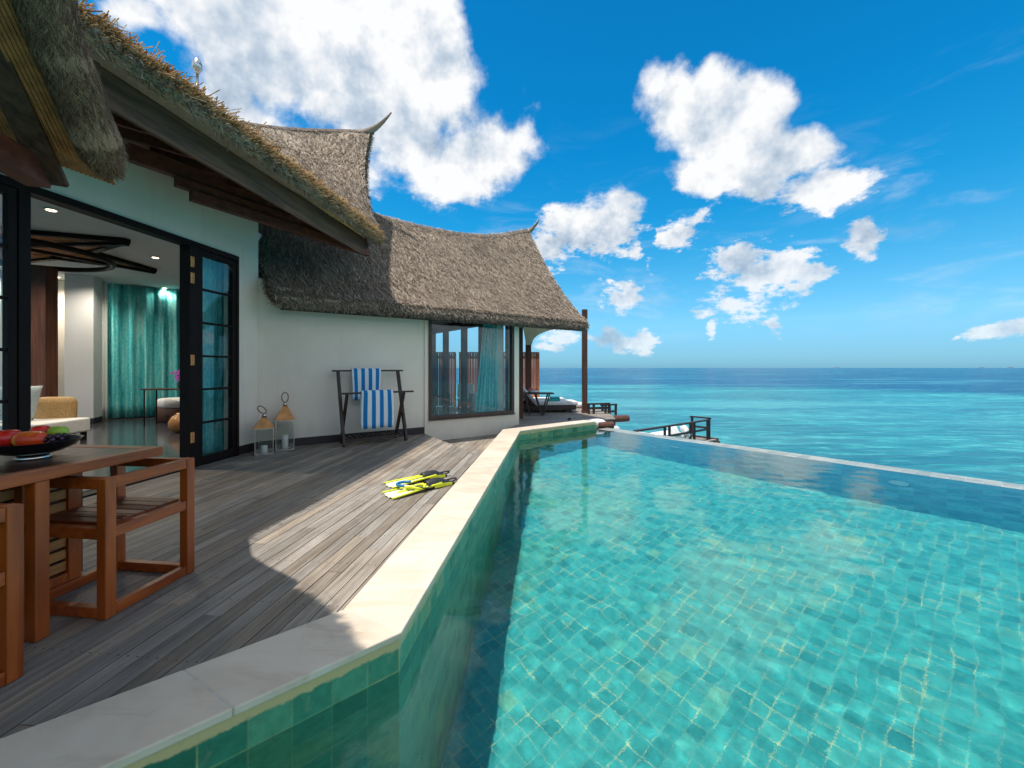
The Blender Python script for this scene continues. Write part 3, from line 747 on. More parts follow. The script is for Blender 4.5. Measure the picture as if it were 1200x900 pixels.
for z in (2.50, 2.30, 1.28, .32):
    m = MB(FA); m.span((-1.205, -.046, z), (-1.178, -.041, z+.13)); m.tube([(-1.165, -.046, z), (-1.165, -.046, z+.13)], .008, 8); m.build('hinge', 'copper_roof', villa)
# interior shells
roomA = [A(-8.2, -.2), A(-.05, -.2), (-5.3, 12.6), (-14.5, 12.6), (-14.5, -2)]
m = MB(); m.prism(roomA, -.2, .004); m.build('living_room_floor', 'slate_floor', villa)
m = MB(); m.prism(roomA, 3.30, 3.48); m.build('living_room_ceiling', 'ceiling_paint', villa)
m = MB()
m.beam((-4.17, 6.3, 1.65), (-5.3, 12.6, 1.65), .15, 3.3); m.build('inner_wall', 'inner_wall', villa)
for p_, q_ in (((-5.3, 12.5, 1.65), (-14.5, 12.5, 1.65)), ((-14.4, 12.4, 1.65), (-14.4, 8.0, 1.65)), ((-8.5, -2, 1.65), (-4.8, -1.9, 1.65)), ((-14.3, 8.3, 1.65), (-10.05, 9.86, 1.65)), ((-10.0, 9.9, 1.65), (-7.2, 12.35, 1.65))):
    m = MB(); m.beam(p_, q_, .12, 3.29); m.build('inner_wall', 'inner_wall', villa)
m = MB(); m.box((-9.62, 9.20, 1.67), (.46, .46, 3.26), .5); m.build('white_pier', 'ceiling_paint', villa)
m = MB(); m.box((-9.62, 9.20, .07), (.48, .48, .12), .5); m.build('pier_base', 'dark_skirting', villa)
m = MB(); m.box((-8.62, 7.55, 1.56), (.24, .24, 3.10), .15); m.build('column', 'post_wood', villa)
# star shaped slatted ceiling feature with a hoop under it
cx, cy_ = -8.10, 6.60
star = []
for k in range(10):
    r = 2.0 if k % 2 == 0 else .92; a = R(-3+36*k); star.append((cx+r*math.cos(a), cy_+r*math.sin(a)))
m = MB()
for k in range(10): m.beam((*star[k], 3.262), (*star[(k+1) % 10], 3.262), .09, .07)
for k in range(0, 10, 2): m.beam((cx, cy_, 3.215), (*star[k], 3.215), .08, .05)
fo = m.build('ceiling_star_frame', 'black_frame', villa)
m = MB()
for k in range(0, 10, 2):
    t = star[k]; l_, r_ = star[k-1], star[(k+1) % 10]
    for j in range(1, 13):
        f_ = j/13; a_ = V2(*t).lerp(V2(*l_), f_); b_ = V2(*t).lerp(V2(*r_), f_)
        m.beam((*a_, 3.275), (*b_, 3.275), .07, .02)
m.prism(star, 3.288, 3.297)
m.build('ceiling_slats', 'lath', villa)
m = MB(); m.tube([(cx+1.2*math.cos(2*math.pi*k/40), cy_+1.2*math.sin(2*math.pi*k/40), 3.11) for k in range(41)], .045, 8, cap=False); m.build('ceiling_hoop', 'black_frame', villa)
for i, (u, v) in enumerate(((182, 301), (110, 317), (67, 324), (193, 337), (60, 245), (150, 240), (-60, 270), (-40, 310))):  # last four are out of view, added to brighten the room
    Y = (3.3-H)*480/(431-v); X = (u-600)/480*Y
    c_ = MB(); c_.lathe((X, Y, 3.285), [(.075, .012), (.075, 0), (.055, -.003), (.05, .006)], 16)
    o = c_.build('real_or_added_downlight', 'ceiling_paint', villa)
    g = MB(); g.lathe((X, Y, 3.286), [(.045, 0), (.045, -.006), (.001, -.006)], 12); g.build('bulb', 'lamp_glow', o)
    L = bpy.data.lights.new('real_or_added_lamp', 'SPOT'); L.energy = (130, 120, 130, 22, 60, 60, 150, 150)[i]; L.color = (1, .88, .72); L.spot_size = R(150); L.spot_blend = .8; L.shadow_soft_size = .05
    lo = bpy.data.objects.new('real_or_added_lamp', L); COL.objects.link(lo); lo.location = (X, Y, 3.26)
# bedroom shell (seen through the window)
def BC(t, off): p = B0+db*t-nB*off; return (p.x, p.y)
m = MB(); m.prism([BC(-.1, .2), BC(2.2, .2), BC(2.2, 5.2), BC(-.1, 5.2)], -.3, .012); m.build('bedroom_floor', 'slate_floor', villa)
m = MB(); m.prism([BC(-.1, .2), BC(2.2, .2), BC(2.2, 5.2), BC(-.1, 5.2)], 2.50, 2.60); m.build('bedroom_ceiling', 'ceiling_paint', villa)
m = MB(FB); m.span((-.2, .2, 0), (-.05, 5.2, 2.5)); m.span((-.2, 5.2, 0), (2.2, 5.35, 2.5)); m.build('bedroom_wall', 'inner_wall', villa)
for y in (.25, 1.45, 2.38, 3.5, 4.4, 5.15): m = MB(FB); m.span((2.06, y-.06, .013), (2.2, y+.06, 2.298)); m.build('glazing_post', 'dark_lumber', villa)
m = MB(FB); m.span((2.05, .2, 2.30), (2.21, 5.2, 2.498)); m.build('glazing_header', 'dark_lumber', villa)

# ---- roofs
def cr(P, t):
    P = [Vector(p) for p in P]; k = len(P)-1; x = min(max(t, 0), 1)*k; i = min(int(x), k-1); f = x-i
    p0 = P[max(i-1, 0)]; p1 = P[i]; p2 = P[i+1]; p3 = P[min(i+2, k)]
    if i == 0: p0 = p1*2-p2
    if i == k-1: p3 = p2*2-p1
    return .5*((2*p1)+(p2-p0)*f+(2*p0-5*p1+4*p2-p3)*f*f+(3*p1-p0-3*p2+p3)*f**3)
from mathutils import noise as mn
def thatch(name, E, Rr, thick, pw, nu, nv, mat, parent, nst, L=(.12, .30), W_=.011, bow=None, lump=.03, verge=(1, 1), drip=1.0):
    E_ = [cr(E, i/nu) for i in range(nu+1)]; R_ = [cr(Rr, i/nu) for i in range(nu+1)]
    def P(i, v):
        e, r = E_[i], R_[i]; p = e.lerp(r, v); p.z = e.z+(r.z-e.z)*v**pw
        if bow: p = p+bow(i/nu, v)
        return p
    T = [[P(i, j/nv) for j in range(nv+1)] for i in range(nu+1)]
    def nrm(i, j):
        a = T[min(i+1, nu)][j]-T[max(i-1, 0)][j]; b = T[i][min(j+1, nv)]-T[i][max(j-1, 0)]
        q = a.cross(b).normalized(); return q if q.z > 0 else -q
    NN = [[nrm(i, j) for j in range(nv+1)] for i in range(nu+1)]
    verts = []; faces = []
    sec = 2*(nv+1)+3
    for i in range(nu+1):
        top = [T[i][j]+NN[i][j]*(lump*(mn.fractal(T[i][j]*1.3, 1, 2, 3)+.6*mn.noise(T[i][j]*6))) for j in range(nv+1)]
        bot = [T[i][j]-NN[i][j]*thick for j in range(nv+1)]
        dn = (T[i][0]-T[i][1]).normalized(); rr = thick*(1+.25*mn.noise(T[i][0]*3)); cen = T[i][0]-NN[i][0]*thick*.5
        nz_ = [cen+(NN[i][0]*math.cos(a)+dn*math.sin(a)*1.1)*rr*.5 for a in (R(135), R(90), R(45))]
        verts += [tuple(p) for p in bot[::-1]]+[tuple(p) for p in nz_]+[tuple(p) for p in top]
    for i in range(nu):
        for j in range(sec-1):
            faces.append((i*sec+j, i*sec+j+1, (i+1)*sec+j+1, (i+1)*sec+j))
        faces.append((i*sec+sec-1, i*sec, (i+1)*sec, (i+1)*sec+sec-1))
    for i in (0, nu):
        for j in range(nv):
            a = i*sec+nv-j; t_ = i*sec+nv+4+j
            faces.append((a, a-1, t_+1, t_) if i == 0 else (t_, t_+1, a-1, a))
        b = i*sec+nv; faces.append(tuple(b+q for q in (0, 1, 2, 3, 4)) if i else tuple(b+q for q in (4, 3, 2, 1, 0)))
    V = np.array(verts); nb = len(V)
    # straws
    TT = np.array([[tuple(p) for p in row] for row in T]); NM = np.array([[tuple(p) for p in row] for row in NN])
    g = RNG
    def samp(u, v):
        x = u*nu; y = v*nv; i = np.minimum(x.astype(int), nu-1); j = np.minimum(y.astype(int), nv-1); fx = (x-i)[:, None]; fy = (y-j)[:, None]
        b = lambda M: (M[i, j]*(1-fx)*(1-fy)+M[i+1, j]*fx*(1-fy)+M[i, j+1]*(1-fx)*fy+M[i+1, j+1]*fx*fy)
        return b(TT), b(NM), TT[i, j]-TT[i, j+1], TT[i+1, j]-TT[i, j]
    Q = []
    def add(c, d, nn, ln, wd, lift):
        sd = np.cross(d, nn); sd /= np.linalg.norm(sd, axis=1)[:, None]+1e-9
        a = c-d*ln[:, None]*.5; e = c+d*ln[:, None]*.5+nn*lift[:, None]
        w_ = sd*wd[:, None]*.5
        Q.append(np.stack([a-w_, a+w_, e+w_*.6, e-w_*.6], 1).reshape(-1, 3))
    unit = lambda x: x/(np.linalg.norm(x, axis=1)[:, None]+1e-9)
    u = g.random(nst); v = g.random(nst)**1.05
    c, nn, dv, du = samp(u, v); dv = unit(dv); du = unit(du)
    d = unit(dv+du*g.normal(0, .28, nst)[:, None]+nn*g.normal(0.05, .06, nst)[:, None])
    add(c+nn*g.uniform(.0, .035, nst)[:, None], d, nn, g.uniform(*L, nst), g.uniform(.5, 1.3, nst)*W_, g.uniform(0, .03, nst))
    # drip edge
    k = int(nst*.22*drip); u = g.random(k); c, nn, dv, du = samp(u, np.zeros(k)); dv = unit(dv); du = unit(du)
    th = g.uniform(-.15, 1.05, k)
    c = c-nn*(th*thick)[:, None]+dv*(thick*.5*np.sqrt(np.clip(1-(2*th-1)**2, 0, 1)))[:, None]
    d = unit(dv*g.uniform(.4, 1, k)[:, None]+np.array([[0, 0, -1.0]])*g.uniform(0, .9, k)[:, None]+du*g.normal(0, .35, k)[:, None])
    add(c, d, nn, g.uniform(.06, .2, k), g.uniform(.5, 1.3, k)*W_, g.uniform(-.02, .02, k))
    # verges
    for side_, on in ((0.0, verge[0]), (1.0, verge[1])):
        if not on: continue
        k = int(nst*.05*on); v = g.random(k); c, nn, dv, du = samp(np.full(k, side_), v); dv = unit(dv); du = unit(du)*(1 if side_ else -1)
        d = unit(dv*g.uniform(.3, 1, k)[:, None]+du*g.normal(.1, .3, k)[:, None]-nn*g.uniform(-.2, .3, k)[:, None])
        add(c-nn*(g.random(k)*thick)[:, None], d, du, g.uniform(.08, .22, k), g.uniform(.5, 1.2, k)*W_, g.uniform(0, .02, k))
    Q = np.concatenate(Q); allv = np.concatenate([V, Q])
    q = (np.arange(len(Q)).reshape(-1, 4)+nb)
    me = bpy.data.meshes.new(name); me.from_pydata(allv.tolist(), [], faces+q.tolist()); me.update()
    me.materials.append(MATS[mat]); o = bpy.data.objects.new(name, me); COL.objects.link(o)
    if parent: o.parent = parent; o.matrix_parent_inverse = parent.matrix_basis.inverted()
    return o, T
def horn(p, q, r0, parent, mid=None):
    p, q = Vector(p), Vector(q); mid = Vector(mid) if mid else (p+q)/2+Vector((0, 0, -.05))
    pts = [p.lerp(mid, t).lerp(mid.lerp(q, t), t) for t in [k/8 for k in range(9)]]
    m = MB(); m.tube(pts, [r0*1.15*(1-.86*(k/8)) for k in range(9)], 8); return m.build('ridge_horn', 'thatch', parent, smooth=True)
# roof over the long wall with the towel rack
def eB(t, z, off=.35): p = B0+db*t+nB*off; return (p.x, p.y, z)
E2 = [eB(-2.50, 2.36), eB(-1.0, 2.36), eB(.8, 2.35), eB(2.4, 2.34), eB(3.97, 2.34)]
R2 = [eB(-2.55, 5.15, -2.05), eB(-.9, 4.80, -2.05), eB(.9, 4.66, -2.05), eB(2.6, 4.78, -2.05), eB(4.02, 5.20, -2.05)]
def bow2(s, v): 
    k = math.sin(math.pi*v); q = db*(-.16*k*(1-s)**3*1.2-.10*k*s**4); return Vector((q.x, q.y, 0))
roof2, T2 = thatch('thatched_roof', E2, R2, .17, 1.16, 60, 28, 'thatch', villa, 52000, (.10, .26), .014, bow2, .035)
rp = T2[-1][-1]
horn(rp+Vector((-.08, -.05, -.12)), Vector((.76, 11.45, 5.38)), .085, roof2, rp+Vector((.12, .1, .02)))
# far slope of the same roof
E2b = [eB(-2.5, 2.5, -4.3), eB(.4, 2.5, -4.3), eB(2.7, 2.5, -4.1)]
m = MB(); m.grid(lambda a, b: tuple(cr(R2, a).lerp(cr(E2b, a), b)-Vector((0, 0, .03))), 20, 4); m.build('rear_slope', 'thatch', roof2, solid=.12)
m = MB(); m.grid(lambda a, b: tuple(cr(R2, a)+Vector((0, 0, .02))+Vector((nB.x, nB.y, 0))*(.10*(b-.5))*2-Vector((0, 0, .10*abs(2*b-1)))), 60, 4); m.build('ridge_cap', 'thatch_dark', roof2, solid=.04)
m = MB(FB); m.span((-2.42, -.30, 2.125), (3.92, -.262, 2.245)); m.build('fascia', 'dark_lumber', roof2)
for k in range(9):
    t = -2.3+k*.76; m = MB(FB); m.beam((t, -.26, 2.23), (t, .35, 2.62), .06, .09); m.build('rafter', 'dark_lumber', roof2)
m = MB(FB); m.beam((-2.44, -.32, 2.30), (-2.47, .35, 2.85), .05, .12); m.build('verge_board', 'dark_lumber', roof2)
# the high roof over the doors
E1r = [(-2.20, 6.88, 3.43), (-2.33, 5.5, 3.44), (-2.50, 4.1, 3.44), (-2.68, 2.75, 3.45), (-2.95, 1.4, 3.45), (-3.25, -.4, 3.45), (-3.4, -2.2, 3.45)]
R1r = [(-3.10, 8.98, 6.42), (-5.0, 7.6, 5.80), (-6.9, 6.0, 5.85), (-7.8, 4.2, 6.0), (-8.2, 2.4, 6.2), (-8.4, .4, 6.4), (-8.5, -2.2, 6.6)]
def bow1(s, v): k = math.sin(math.pi*v)*max(0, 1-s*6)**2*.42; return Vector((-da.x*k, -da.y*k, 0))
roof1, T1 = thatch('thatched_roof', E1r, R1r, .13, 1.22, 60, 30, 'thatch', villa, 62000, (.08, .22), .010, bow1, .03, drip=.45)
rp = T1[0][-1]
horn(rp+Vector((-.25, -.15, -.16)), Vector((-2.62, 8.9, 6.80)), .10, roof1, rp+Vector((.10, .0, -.02)))
m = MB(); m.grid(lambda a, b: tuple(cr(R1r, a).lerp(Vector((-11.5+a*-1.5, 11-13*a, 3.5)), b)-Vector((0, 0, .03))), 20, 4); m.build('rear_slope', 'thatch', roof1, solid=.12)
m = MB(); m.grid(lambda a, b: tuple(cr(R1r, a*.5)+Vector((0, 0, .015))+Vector((.10, -.06, 0))*(2*b-1)-Vector((0, 0, .09*abs(2*b-1)))), 60, 4); m.build('ridge_cap', 'thatch_dark', roof1, solid=.04)
# cut straw ends along the high eave: coarse golden stalks sticking out
Vq = []; g = RNG
for k in range(9000):
    s = g.random()**.9*.66; p = cr(E1r, s); 
    out_d = Vector((nA.x*g.uniform(.3, 1)+g.normal()*.25, nA.y*g.uniform(.3, 1)+g.normal()*.45, g.normal()*.30-.02)).normalized()
    p = p+Vector((-nA.x*.05, -nA.y*.05, 0))+Vector((0, 0, g.uniform(-.10, .075)))+Vector((nA.x, nA.y, 0))*g.uniform(-.01, .05)
    ln = g.uniform(.05, .13)*(1.9 if g.random() < .03 else 1); w_ = g.uniform(.003, .0075)
    Vq.append((p, p+out_d*ln, w_))
m = MB()
for p, q, w_ in Vq: m.beam(p, q, w_, w_*.7)
m.build('straw_ends', 'thatch_cut', roof1)
def pA(s, off, z): return A(s, off, z)
m = MB(FA); m.span((-3.27, -1.372, 3.105), (.66, -1.335, 3.375)); m.build('fascia', 'fascia_wood', roof1, bevel=.004)
m = MB(FA); m.span((-5.6, -1.40, 3.12), (-3.275, -1.36, 3.42)); m.build('fascia', 'fascia_wood', roof1, bevel=.004)
m = MB(FA); m.tube([(.60-k*.32, -1.395+.006*math.sin(k*2.1), 3.398+.004*math.sin(k*1.7)) for k in range(13)], [.021+.003*math.sin(k*1.3) for k in range(13)], 10)
m.build('bamboo_batten', 'bamboo', roof1, smooth=True)
for k in range(13):
    s = .45-k*.42; m = MB(FA); m.beam((s, -1.335, 3.26), (s, .0, 3.70), .055, .10); m.build('rafter', 'red_beam', roof1)
m = MB(FA); m.span((-8.2, -1.33, 3.385), (.55, -1.32, 3.39)); m.grid(lambda a, b: (-8.2+8.7*a, -1.33+1.5*b, 3.385+.50*b), 1, 1); m.build('soffit_lining', 'dark_lumber', roof1)
tip = Vector((-2.41, 6.86, 0)); bd = Vector((-.46, -.887, 0))
for (z0, z1, s1, dx) in ((3.12, 3.235, 2.57, 0.0), (3.238, 3.345, 2.70, -.03), (3.348, 3.52, 3.10, -.06)):
    sft = Vector((-.887, .46, 0))*(-dx)
    m = MB(); m.beam(tip+sft+Vector((0, 0, (z0+z1)/2)), tip+sft+bd*s1+Vector((0, 0, (z0+z1)/2)), .085, z1-z0); m.build('corbel_beam', 'red_beam', roof1, bevel=.003)
# lamp-like finial on the ridge behind
fx, fy, fz_ = -5.48, 7.13, 5.86; FZ = .10
fin_ = empty('roof_finial', (fx, fy, fz_)); fin_.parent = villa; fin_.matrix_parent_inverse = villa.matrix_basis.inverted()
m = MB(); m.tube([(fx, fy, 5.6), (fx, fy, 6.40)], .022, 10); m.lathe((fx, fy, 6.36), [(.022, 0), (.045, .02), (.03, .05)], 14); m.build('finial_rod', 'steel', fin_, smooth=True)
m = MB(); m.lathe((fx, fy, 6.40), [(.02, 0), (.06, .03), (.082, .08), (.078, .13), (.05, .20), (.015, .245), (.002, .255)], 18); m.build('finial_bud', 'steel', fin_, smooth=True)
# near roof: the corner of the dining wing hanging into the picture
E0 = [(-2.72, 2.80, 2.66), (-2.42, 2.14, 3.21), (-1.98, 1.78, 3.46), (-1.72, 1.56, 3.55), (-1.40, 1.18, 3.58), (-1.05, .55, 3.6), (-.8, -.6, 3.6), (-.8, -2.2, 3.6)]
R0 = [(-4.6, 2.45, 3.30), (-4.5, 1.85, 3.75), (-4.4, 1.5, 3.9), (-4.4, 1.2, 4.0), (-4.4, .8, 4.1), (-4.4, .3, 4.2), (-4.4, -.8, 4.2), (-4.4, -2.4, 4.2)]
roof0, T0 = thatch('thatched_roof', E0, R0, .10, 1.0, 60, 14, 'thatch', villa, 14000, (.06, .18), .006, None, .02, verge=(0, 0))
def straw_roll(name, path, rad, parent, nst):
    pts = [cr(path, k/24) for k in range(25)]
    rr = [rad*(min(1, .45+k*.22) if k < 4 else 1)*(1+.10*mn.noise(pts[k]*7)) for k in range(25)]
    m = MB(); m.tube(pts, rr, 14)
    for k in range(nst):
        t = RNG.random(); p = cr(path, t); d = (cr(path, min(1, t+.02))-cr(path, max(0, t-.02))).normalized()
        a = d.cross(Vector((0, 0, 1))).normalized(); b = d.cross(a); th = RNG.uniform(0, 6.283); o_ = a*math.cos(th)+b*math.sin(th); tg = b*math.cos(th)-a*math.sin(th)
        r_ = rad*min(1, .5+t*6)*RNG.uniform(.95, 1.04); q = p+o_*r_; dd = (-d*RNG.uniform(.5, 1)+tg*RNG.normal(0, .30)+o_*RNG.uniform(-.10, .07)).normalized()
        ln = RNG.uniform(.03, .09); w_ = RNG.uniform(.0008, .0022); sd_ = dd.cross(o_).normalized()*w_
        m.add([q-sd_, q+sd_, q+dd*ln+sd_*.5, q+dd*ln-sd_*.5], [(0, 1, 2, 3)])
    return m.build(name, 'thatch_roll', parent)
straw_roll('thatch_roll', [(-2.70, 2.74, 2.585), (-2.56, 2.40, 2.90), (-2.40, 2.10, 3.16), (-2.0, 1.76, 3.42)], .118, roof0, 24000)
ft = Vector((-3.13, 2.80, 2.44)); fd = Vector((.32, -.68, .63))
m = MB(); m.beam(ft+Vector((0, 0, .065)), ft+fd*2.0+Vector((0, 0, .065)), .035, .15, up=(1, 0, .3)); m.build('fascia', 'dark_beam', roof0, bevel=.003)
m = MB(); m.beam(ft+Vector((.042, .0, .125)), ft+fd*2.0+Vector((.042, 0, .125)), .03, .032); m.build('pale_batten', 'sand_stone', roof0, bevel=.003)
m = MB(); m.beam((-3.19, 2.76, 2.55), (-2.4, .51, 2.55), .13, .17); m.build('tie_beam', 'red_beam', roof0, bevel=.004)
m = MB()
u0 = (Vector(R0[0])-Vector(E0[0])).normalized(); u1 = (Vector(R0[1])-Vector(E0[1])).normalized()
for k in range(30):
    q = .02+k*.028; a_ = Vector(E0[0])+u0*q+Vector((0, .02, -.155)); b_ = Vector(E0[1])+u1*q+Vector((0, 0, -.155)); b2_ = b_+(b_-a_)*.6
    m.beam(a_, b2_, .017, .014)
m.build('lath', 'lath', roof0)
m = MB(); m.beam((-3.4, -1.8, 3.6), (-3.4, -1.8, 0), .16, .16); m.build('wing_post', 'post_wood', roof0)
# posts of the terrace end
for (x, y, z1, w_) in ((2.02, 11.4, 2.87, .14), (.21, 10.2, 2.50, .125), (.49, 12.3, 2.45, .17)):
    m = MB(); m.span((x-w_/2, y-w_/2, 0), (x+w_/2, y+w_/2, z1)); m.span((x-w_/2-.012, y-w_/2-.012, 0.001), (x+w_/2+.012, y+w_/2+.012, .05)); m.build('veranda_post', 'post_wood', villa, bevel=.006)
# cream canvas arch between the far posts
m = MB(Matrix(((1, 0, 0, 0), (0, 0, 1, 12.18), (0, 1, 0, 0), (0, 0, 0, 1))))
arc = [(.30, 2.60), (1.95, 2.60), (1.95, 2.44)]
arc += [(1.6-1.0*math.sin(R(a)), 1.97+.45*math.cos(R(a))) for a in range(0, 91, 10)]+[(.58, 1.93), (.42, 1.93)]
m.prism(arc, -.02, .02); m.build('canvas_arch', 'cream_canvas', villa)
# ============================================================ free-standing things
def T_(name, loc, label, cat, group=None): return empty(name, loc, label, cat, group)
# ---- curtains
def curtain_obj(name, p0, p1, z0, z1, amp, folds, mat, label, gather=None, ph=0.0, group=None):
    p0, p1 = Vector((*p0, 0)), Vector((*p1, 0)); d = (p1-p0); L = d.length; d.normalize(); nn = Vector((-d.y, d.x, 0))
    def f(a, b):
        ga = a
        if gather: ga = gather(a, b)
        w_ = math.sin(a*folds*2*math.pi+ph)+.35*math.sin(a*folds*4.7*math.pi+1+ph)
        p = p0+d*(ga*L)+nn*(amp*w_*(.7+.3*b)); return (p.x, p.y, z1+(z0-z1)*b)
    m = MB(); m.grid(f, int(folds*14), 10)
    o = m.build(name, mat, None, smooth=True, solid=.006); return tag(o, label, 'curtain', group)
curtain_obj('curtain', (-9.98, 9.62), (-7.15, 11.95), .03, 3.285, .05, 13, 'teal_curtain', 'wide teal floor-length curtain across the back of the living room')
curtain_obj('sheer_curtain', (-9.62, 9.50), (-9.50, 9.62), .03, 3.285, .02, 2, 'sheer_curtain', 'narrow white sheer hanging between the white pier and the wide teal curtain')
a_, b_ = A(-1.02, -.26), A(-.36, -.26)
curtain_obj('curtain', a_, b_, .03, 2.80, .022, 4, 'teal_curtain', 'teal curtain bunched behind the closed black door leaf', ph=.5)
a_, b_ = A(-.36, -.26), A(-.02, -.26)
curtain_obj('sheer_curtain', a_, b_, .03, 2.80, .018, 5, 'sheer_curtain', 'white sheer behind the right half of the closed door leaf')
curtain_obj('curtain', BC(1.42, .34), BC(1.84, .30), .03, 2.49, .03, 5, 'teal_curtain', 'teal curtain gathered at the right side of the bedroom window', gather=lambda a, b: a*(.75+.25*b)+.25*(1-b)-.45*(1-a)*max(0, b-.1)*.8)
curtain_obj('sheer_curtain', BC(1.84, .30), BC(2.0, .28), .03, 2.49, .015, 3, 'sheer_curtain', 'white sheer at the far right edge of the bedroom window')
curtain_obj('sheer_curtain', (-10.95, 8.4), (-10.45, 8.55), .03, 3.28, .03, 4, 'sheer_curtain', 'pale drape behind the red-brown column in the living room')
# ---- dining table
ZT = .78; Tc = V2(-2.085, 2.45); FT = fr(Tc, da)
tb = T_('dining_table', (Tc.x, Tc.y, 0), 'glossy brown teak dining table with slatted base at the left edge', 'table')
m = MB(FT); tw, tl = .95, 2.3
m.span((-tl, 0, ZT-.05), (0, .075, ZT)); m.span((-tl, tw-.075, ZT-.05), (0, tw, ZT)); m.span((-.075, .076, ZT-.05), (0, tw-.076, ZT)); m.span((-tl, .076, ZT-.05), (-tl+.075, tw-.076, ZT))
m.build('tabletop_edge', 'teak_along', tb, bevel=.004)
m = MB(FT)
for k in range(7):
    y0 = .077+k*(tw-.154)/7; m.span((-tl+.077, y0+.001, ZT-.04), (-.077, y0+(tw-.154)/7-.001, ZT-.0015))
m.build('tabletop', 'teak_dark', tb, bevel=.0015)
for (s, y) in ((-.60, .006), (-1.75, .006), (-.60, tw-.10), (-1.75, tw-.10)):
    m = MB(FT); m.span((s, y, .003), (s+.055, y+.06, ZT-.051)); m.build('leg', 'teak', tb, bevel=.004)
m = MB(FT)
for y in (.40, tw-.42): 
    pass
m.span((-2.0, .42, .06), (-.10, tw-.42, ZT-.052)); m.build('pedestal_core', 'teak_dark', tb)
m = MB(FT)
for s0 in (-2.0, -1.06):
    s1 = s0+.93
    m.span((s0, .385, .04), (s0+.065, .419, ZT-.06)); m.span((s1-.065, .385, .04), (s1, .419, ZT-.06)); m.span((s0+.065, .387, .04), (s1-.065, .418, .10)); m.span((s0+.065, .387, ZT-.12), (s1-.065, .418, ZT-.06))
m.build('slat_frame', 'teak', tb, bevel=.003)
m = MB(FT)
for s0 in (-2.0, -1.06):
    for k in range(8):
        z = .115+k*.067; m.span((s0+.066, .398, z), (s0+.864, .412, z+.052))
m.build('slat_panel', 'slat_gold', tb, bevel=.003)
# ---- chairs: low teak frames
def chair(loc, label):
    F = fr(loc, da); c = T_('dining_chair', (loc[0], loc[1], 0), label, 'chair', 'teak frame chairs at the dining table')
    w_, d_, h, t = .50, .53, .70, .052
    for i, (x, y) in enumerate(((0, 0), (w_-t, 0), (0, d_-t), (w_-t, d_-t))):
        m = MB(F); m.span((x, y, .003), (x+t, y+t, h)); m.build('leg', 'teak', c, bevel=.004)
    m = MB(F); m.span((t+.0005, .004, h-.055), (w_-t-.0005, t-.004, h-.002)); m.build('back_rail', 'teak_along', c, bevel=.003)
    for x in (0, w_-t):
        m = MB(F); m.span((x+.003, t+.0005, h-.055), (x+t-.003, d_-t-.0005, h-.002)); m.build('armrest', 'teak_along', c, bevel=.003)
    m = MB(F); m.span((.008, .008, .405), (w_-.008, d_-.008, .455)) ; 
    m = MB(F)
    m.span((t+.0005, .006, .395), (w_-t-.0005, .05, .45)); m.span((t+.0005, d_-.05, .395), (w_-t-.0005, d_-.006, .45)); m.span((.006, t+.0005, .395), (.05, d_-t-.0005, .45)); m.span((w_-.05, t+.0005, .395), (w_-.006, d_-t-.0005, .45))
    m.build('seat_frame', 'teak_along', c, bevel=.003)
    m = MB(F)
    for k in range(6):
        x = .055+k*(w_-.11)/6; m.span((x+.002, .052, .425), (x+(w_-.11)/6-.002, d_-.052, .462))
    m.build('seat', 'teak_seat', c, bevel=.003)
    m = MB(F)
    m.span((t+.0005, .006, .004), (w_-t-.0005, t-.006, .055)); m.span((t+.0005, d_-t+.006, .004), (w_-t-.0005, d_-.006, .055)); m.span((.006, t+.0005, .004), (t-.006, d_-t-.0005, .055)); m.span((w_-t+.006, t+.0005, .004), (w_-.006, d_-t-.0005, .055))
    m.build('base_frame', 'teak_along', c, bevel=.003)
    return c
cl = V2(-2.005, 2.02)
chair(tuple(cl), 'whole teak frame chair pushed under the right end of the dining table')
chair((-2.035, 1.165), 'teak frame chair cut off by the left edge of the picture')
# ---- fruit bowl
bx_, by_ = -2.49, 2.13
b = T_('fruit_bowl', (bx_, by_, ZT), 'shallow black bowl on a silver foot holding fruit on the dining table', 'bowl')
m = MB(); m.lathe((bx_, by_, ZT), [(.06, .022), (.11, .035), (.155, .06), (.182, .092), (.186, .094), (.176, .092), (.15, .066), (.10, .045), (.001, .036)], 36); m.build('bowl', 'black_ceramic', b, smooth=True)
m = MB(); m.lathe((bx_, by_, ZT), [(.068, .001), (.072, .008), (.06, .016), (.058, .023), (.001, .023)], 30); m.build('foot', 'steel', b, smooth=True)
def fruit(name, c_, r, sc, mat, label, cat, stem=True):
    m = MB(); prof = [(max(.002, r*math.sin(a)*(1+.06*math.cos(2*a))), -r*math.cos(a)*(1-(.10 if a > 2.7 else 0))) for a in [math.pi*k/14 for k in range(15)]]
    m.lathe((0, 0, 0), prof, 22)
    o = m.build(name, mat, None, smooth=True); o.location = c_; o.scale = sc; tag(o, label, cat); return o
z0 = ZT+.085
fruit('tomato', (bx_-.105, by_-.02, z0+.022), .058, (1.05, 1, .82), 'tomato_red', 'large shiny red tomato at the left of the bowl', 'tomato')
fruit('tomato', (bx_-.045, by_+.075, z0+.036), .046, (1, 1, .9), 'tomato_red', 'smaller red tomato behind the mango', 'tomato')
o = fruit('mango', (bx_+.028, by_-.035, z0+.018), .052, (1.5, 1.0, .86), 'mango', 'orange-red mango in the middle of the bowl', 'mango'); o.rotation_euler = (0, .0, .15)
fruit('lime', (bx_+.035, by_+.085, z0+.038), .040, (1.3, 1, .85), 'green_fruit', 'green fruit at the back of the bowl', 'fruit')
gm = MB(); rg = random.Random(3)
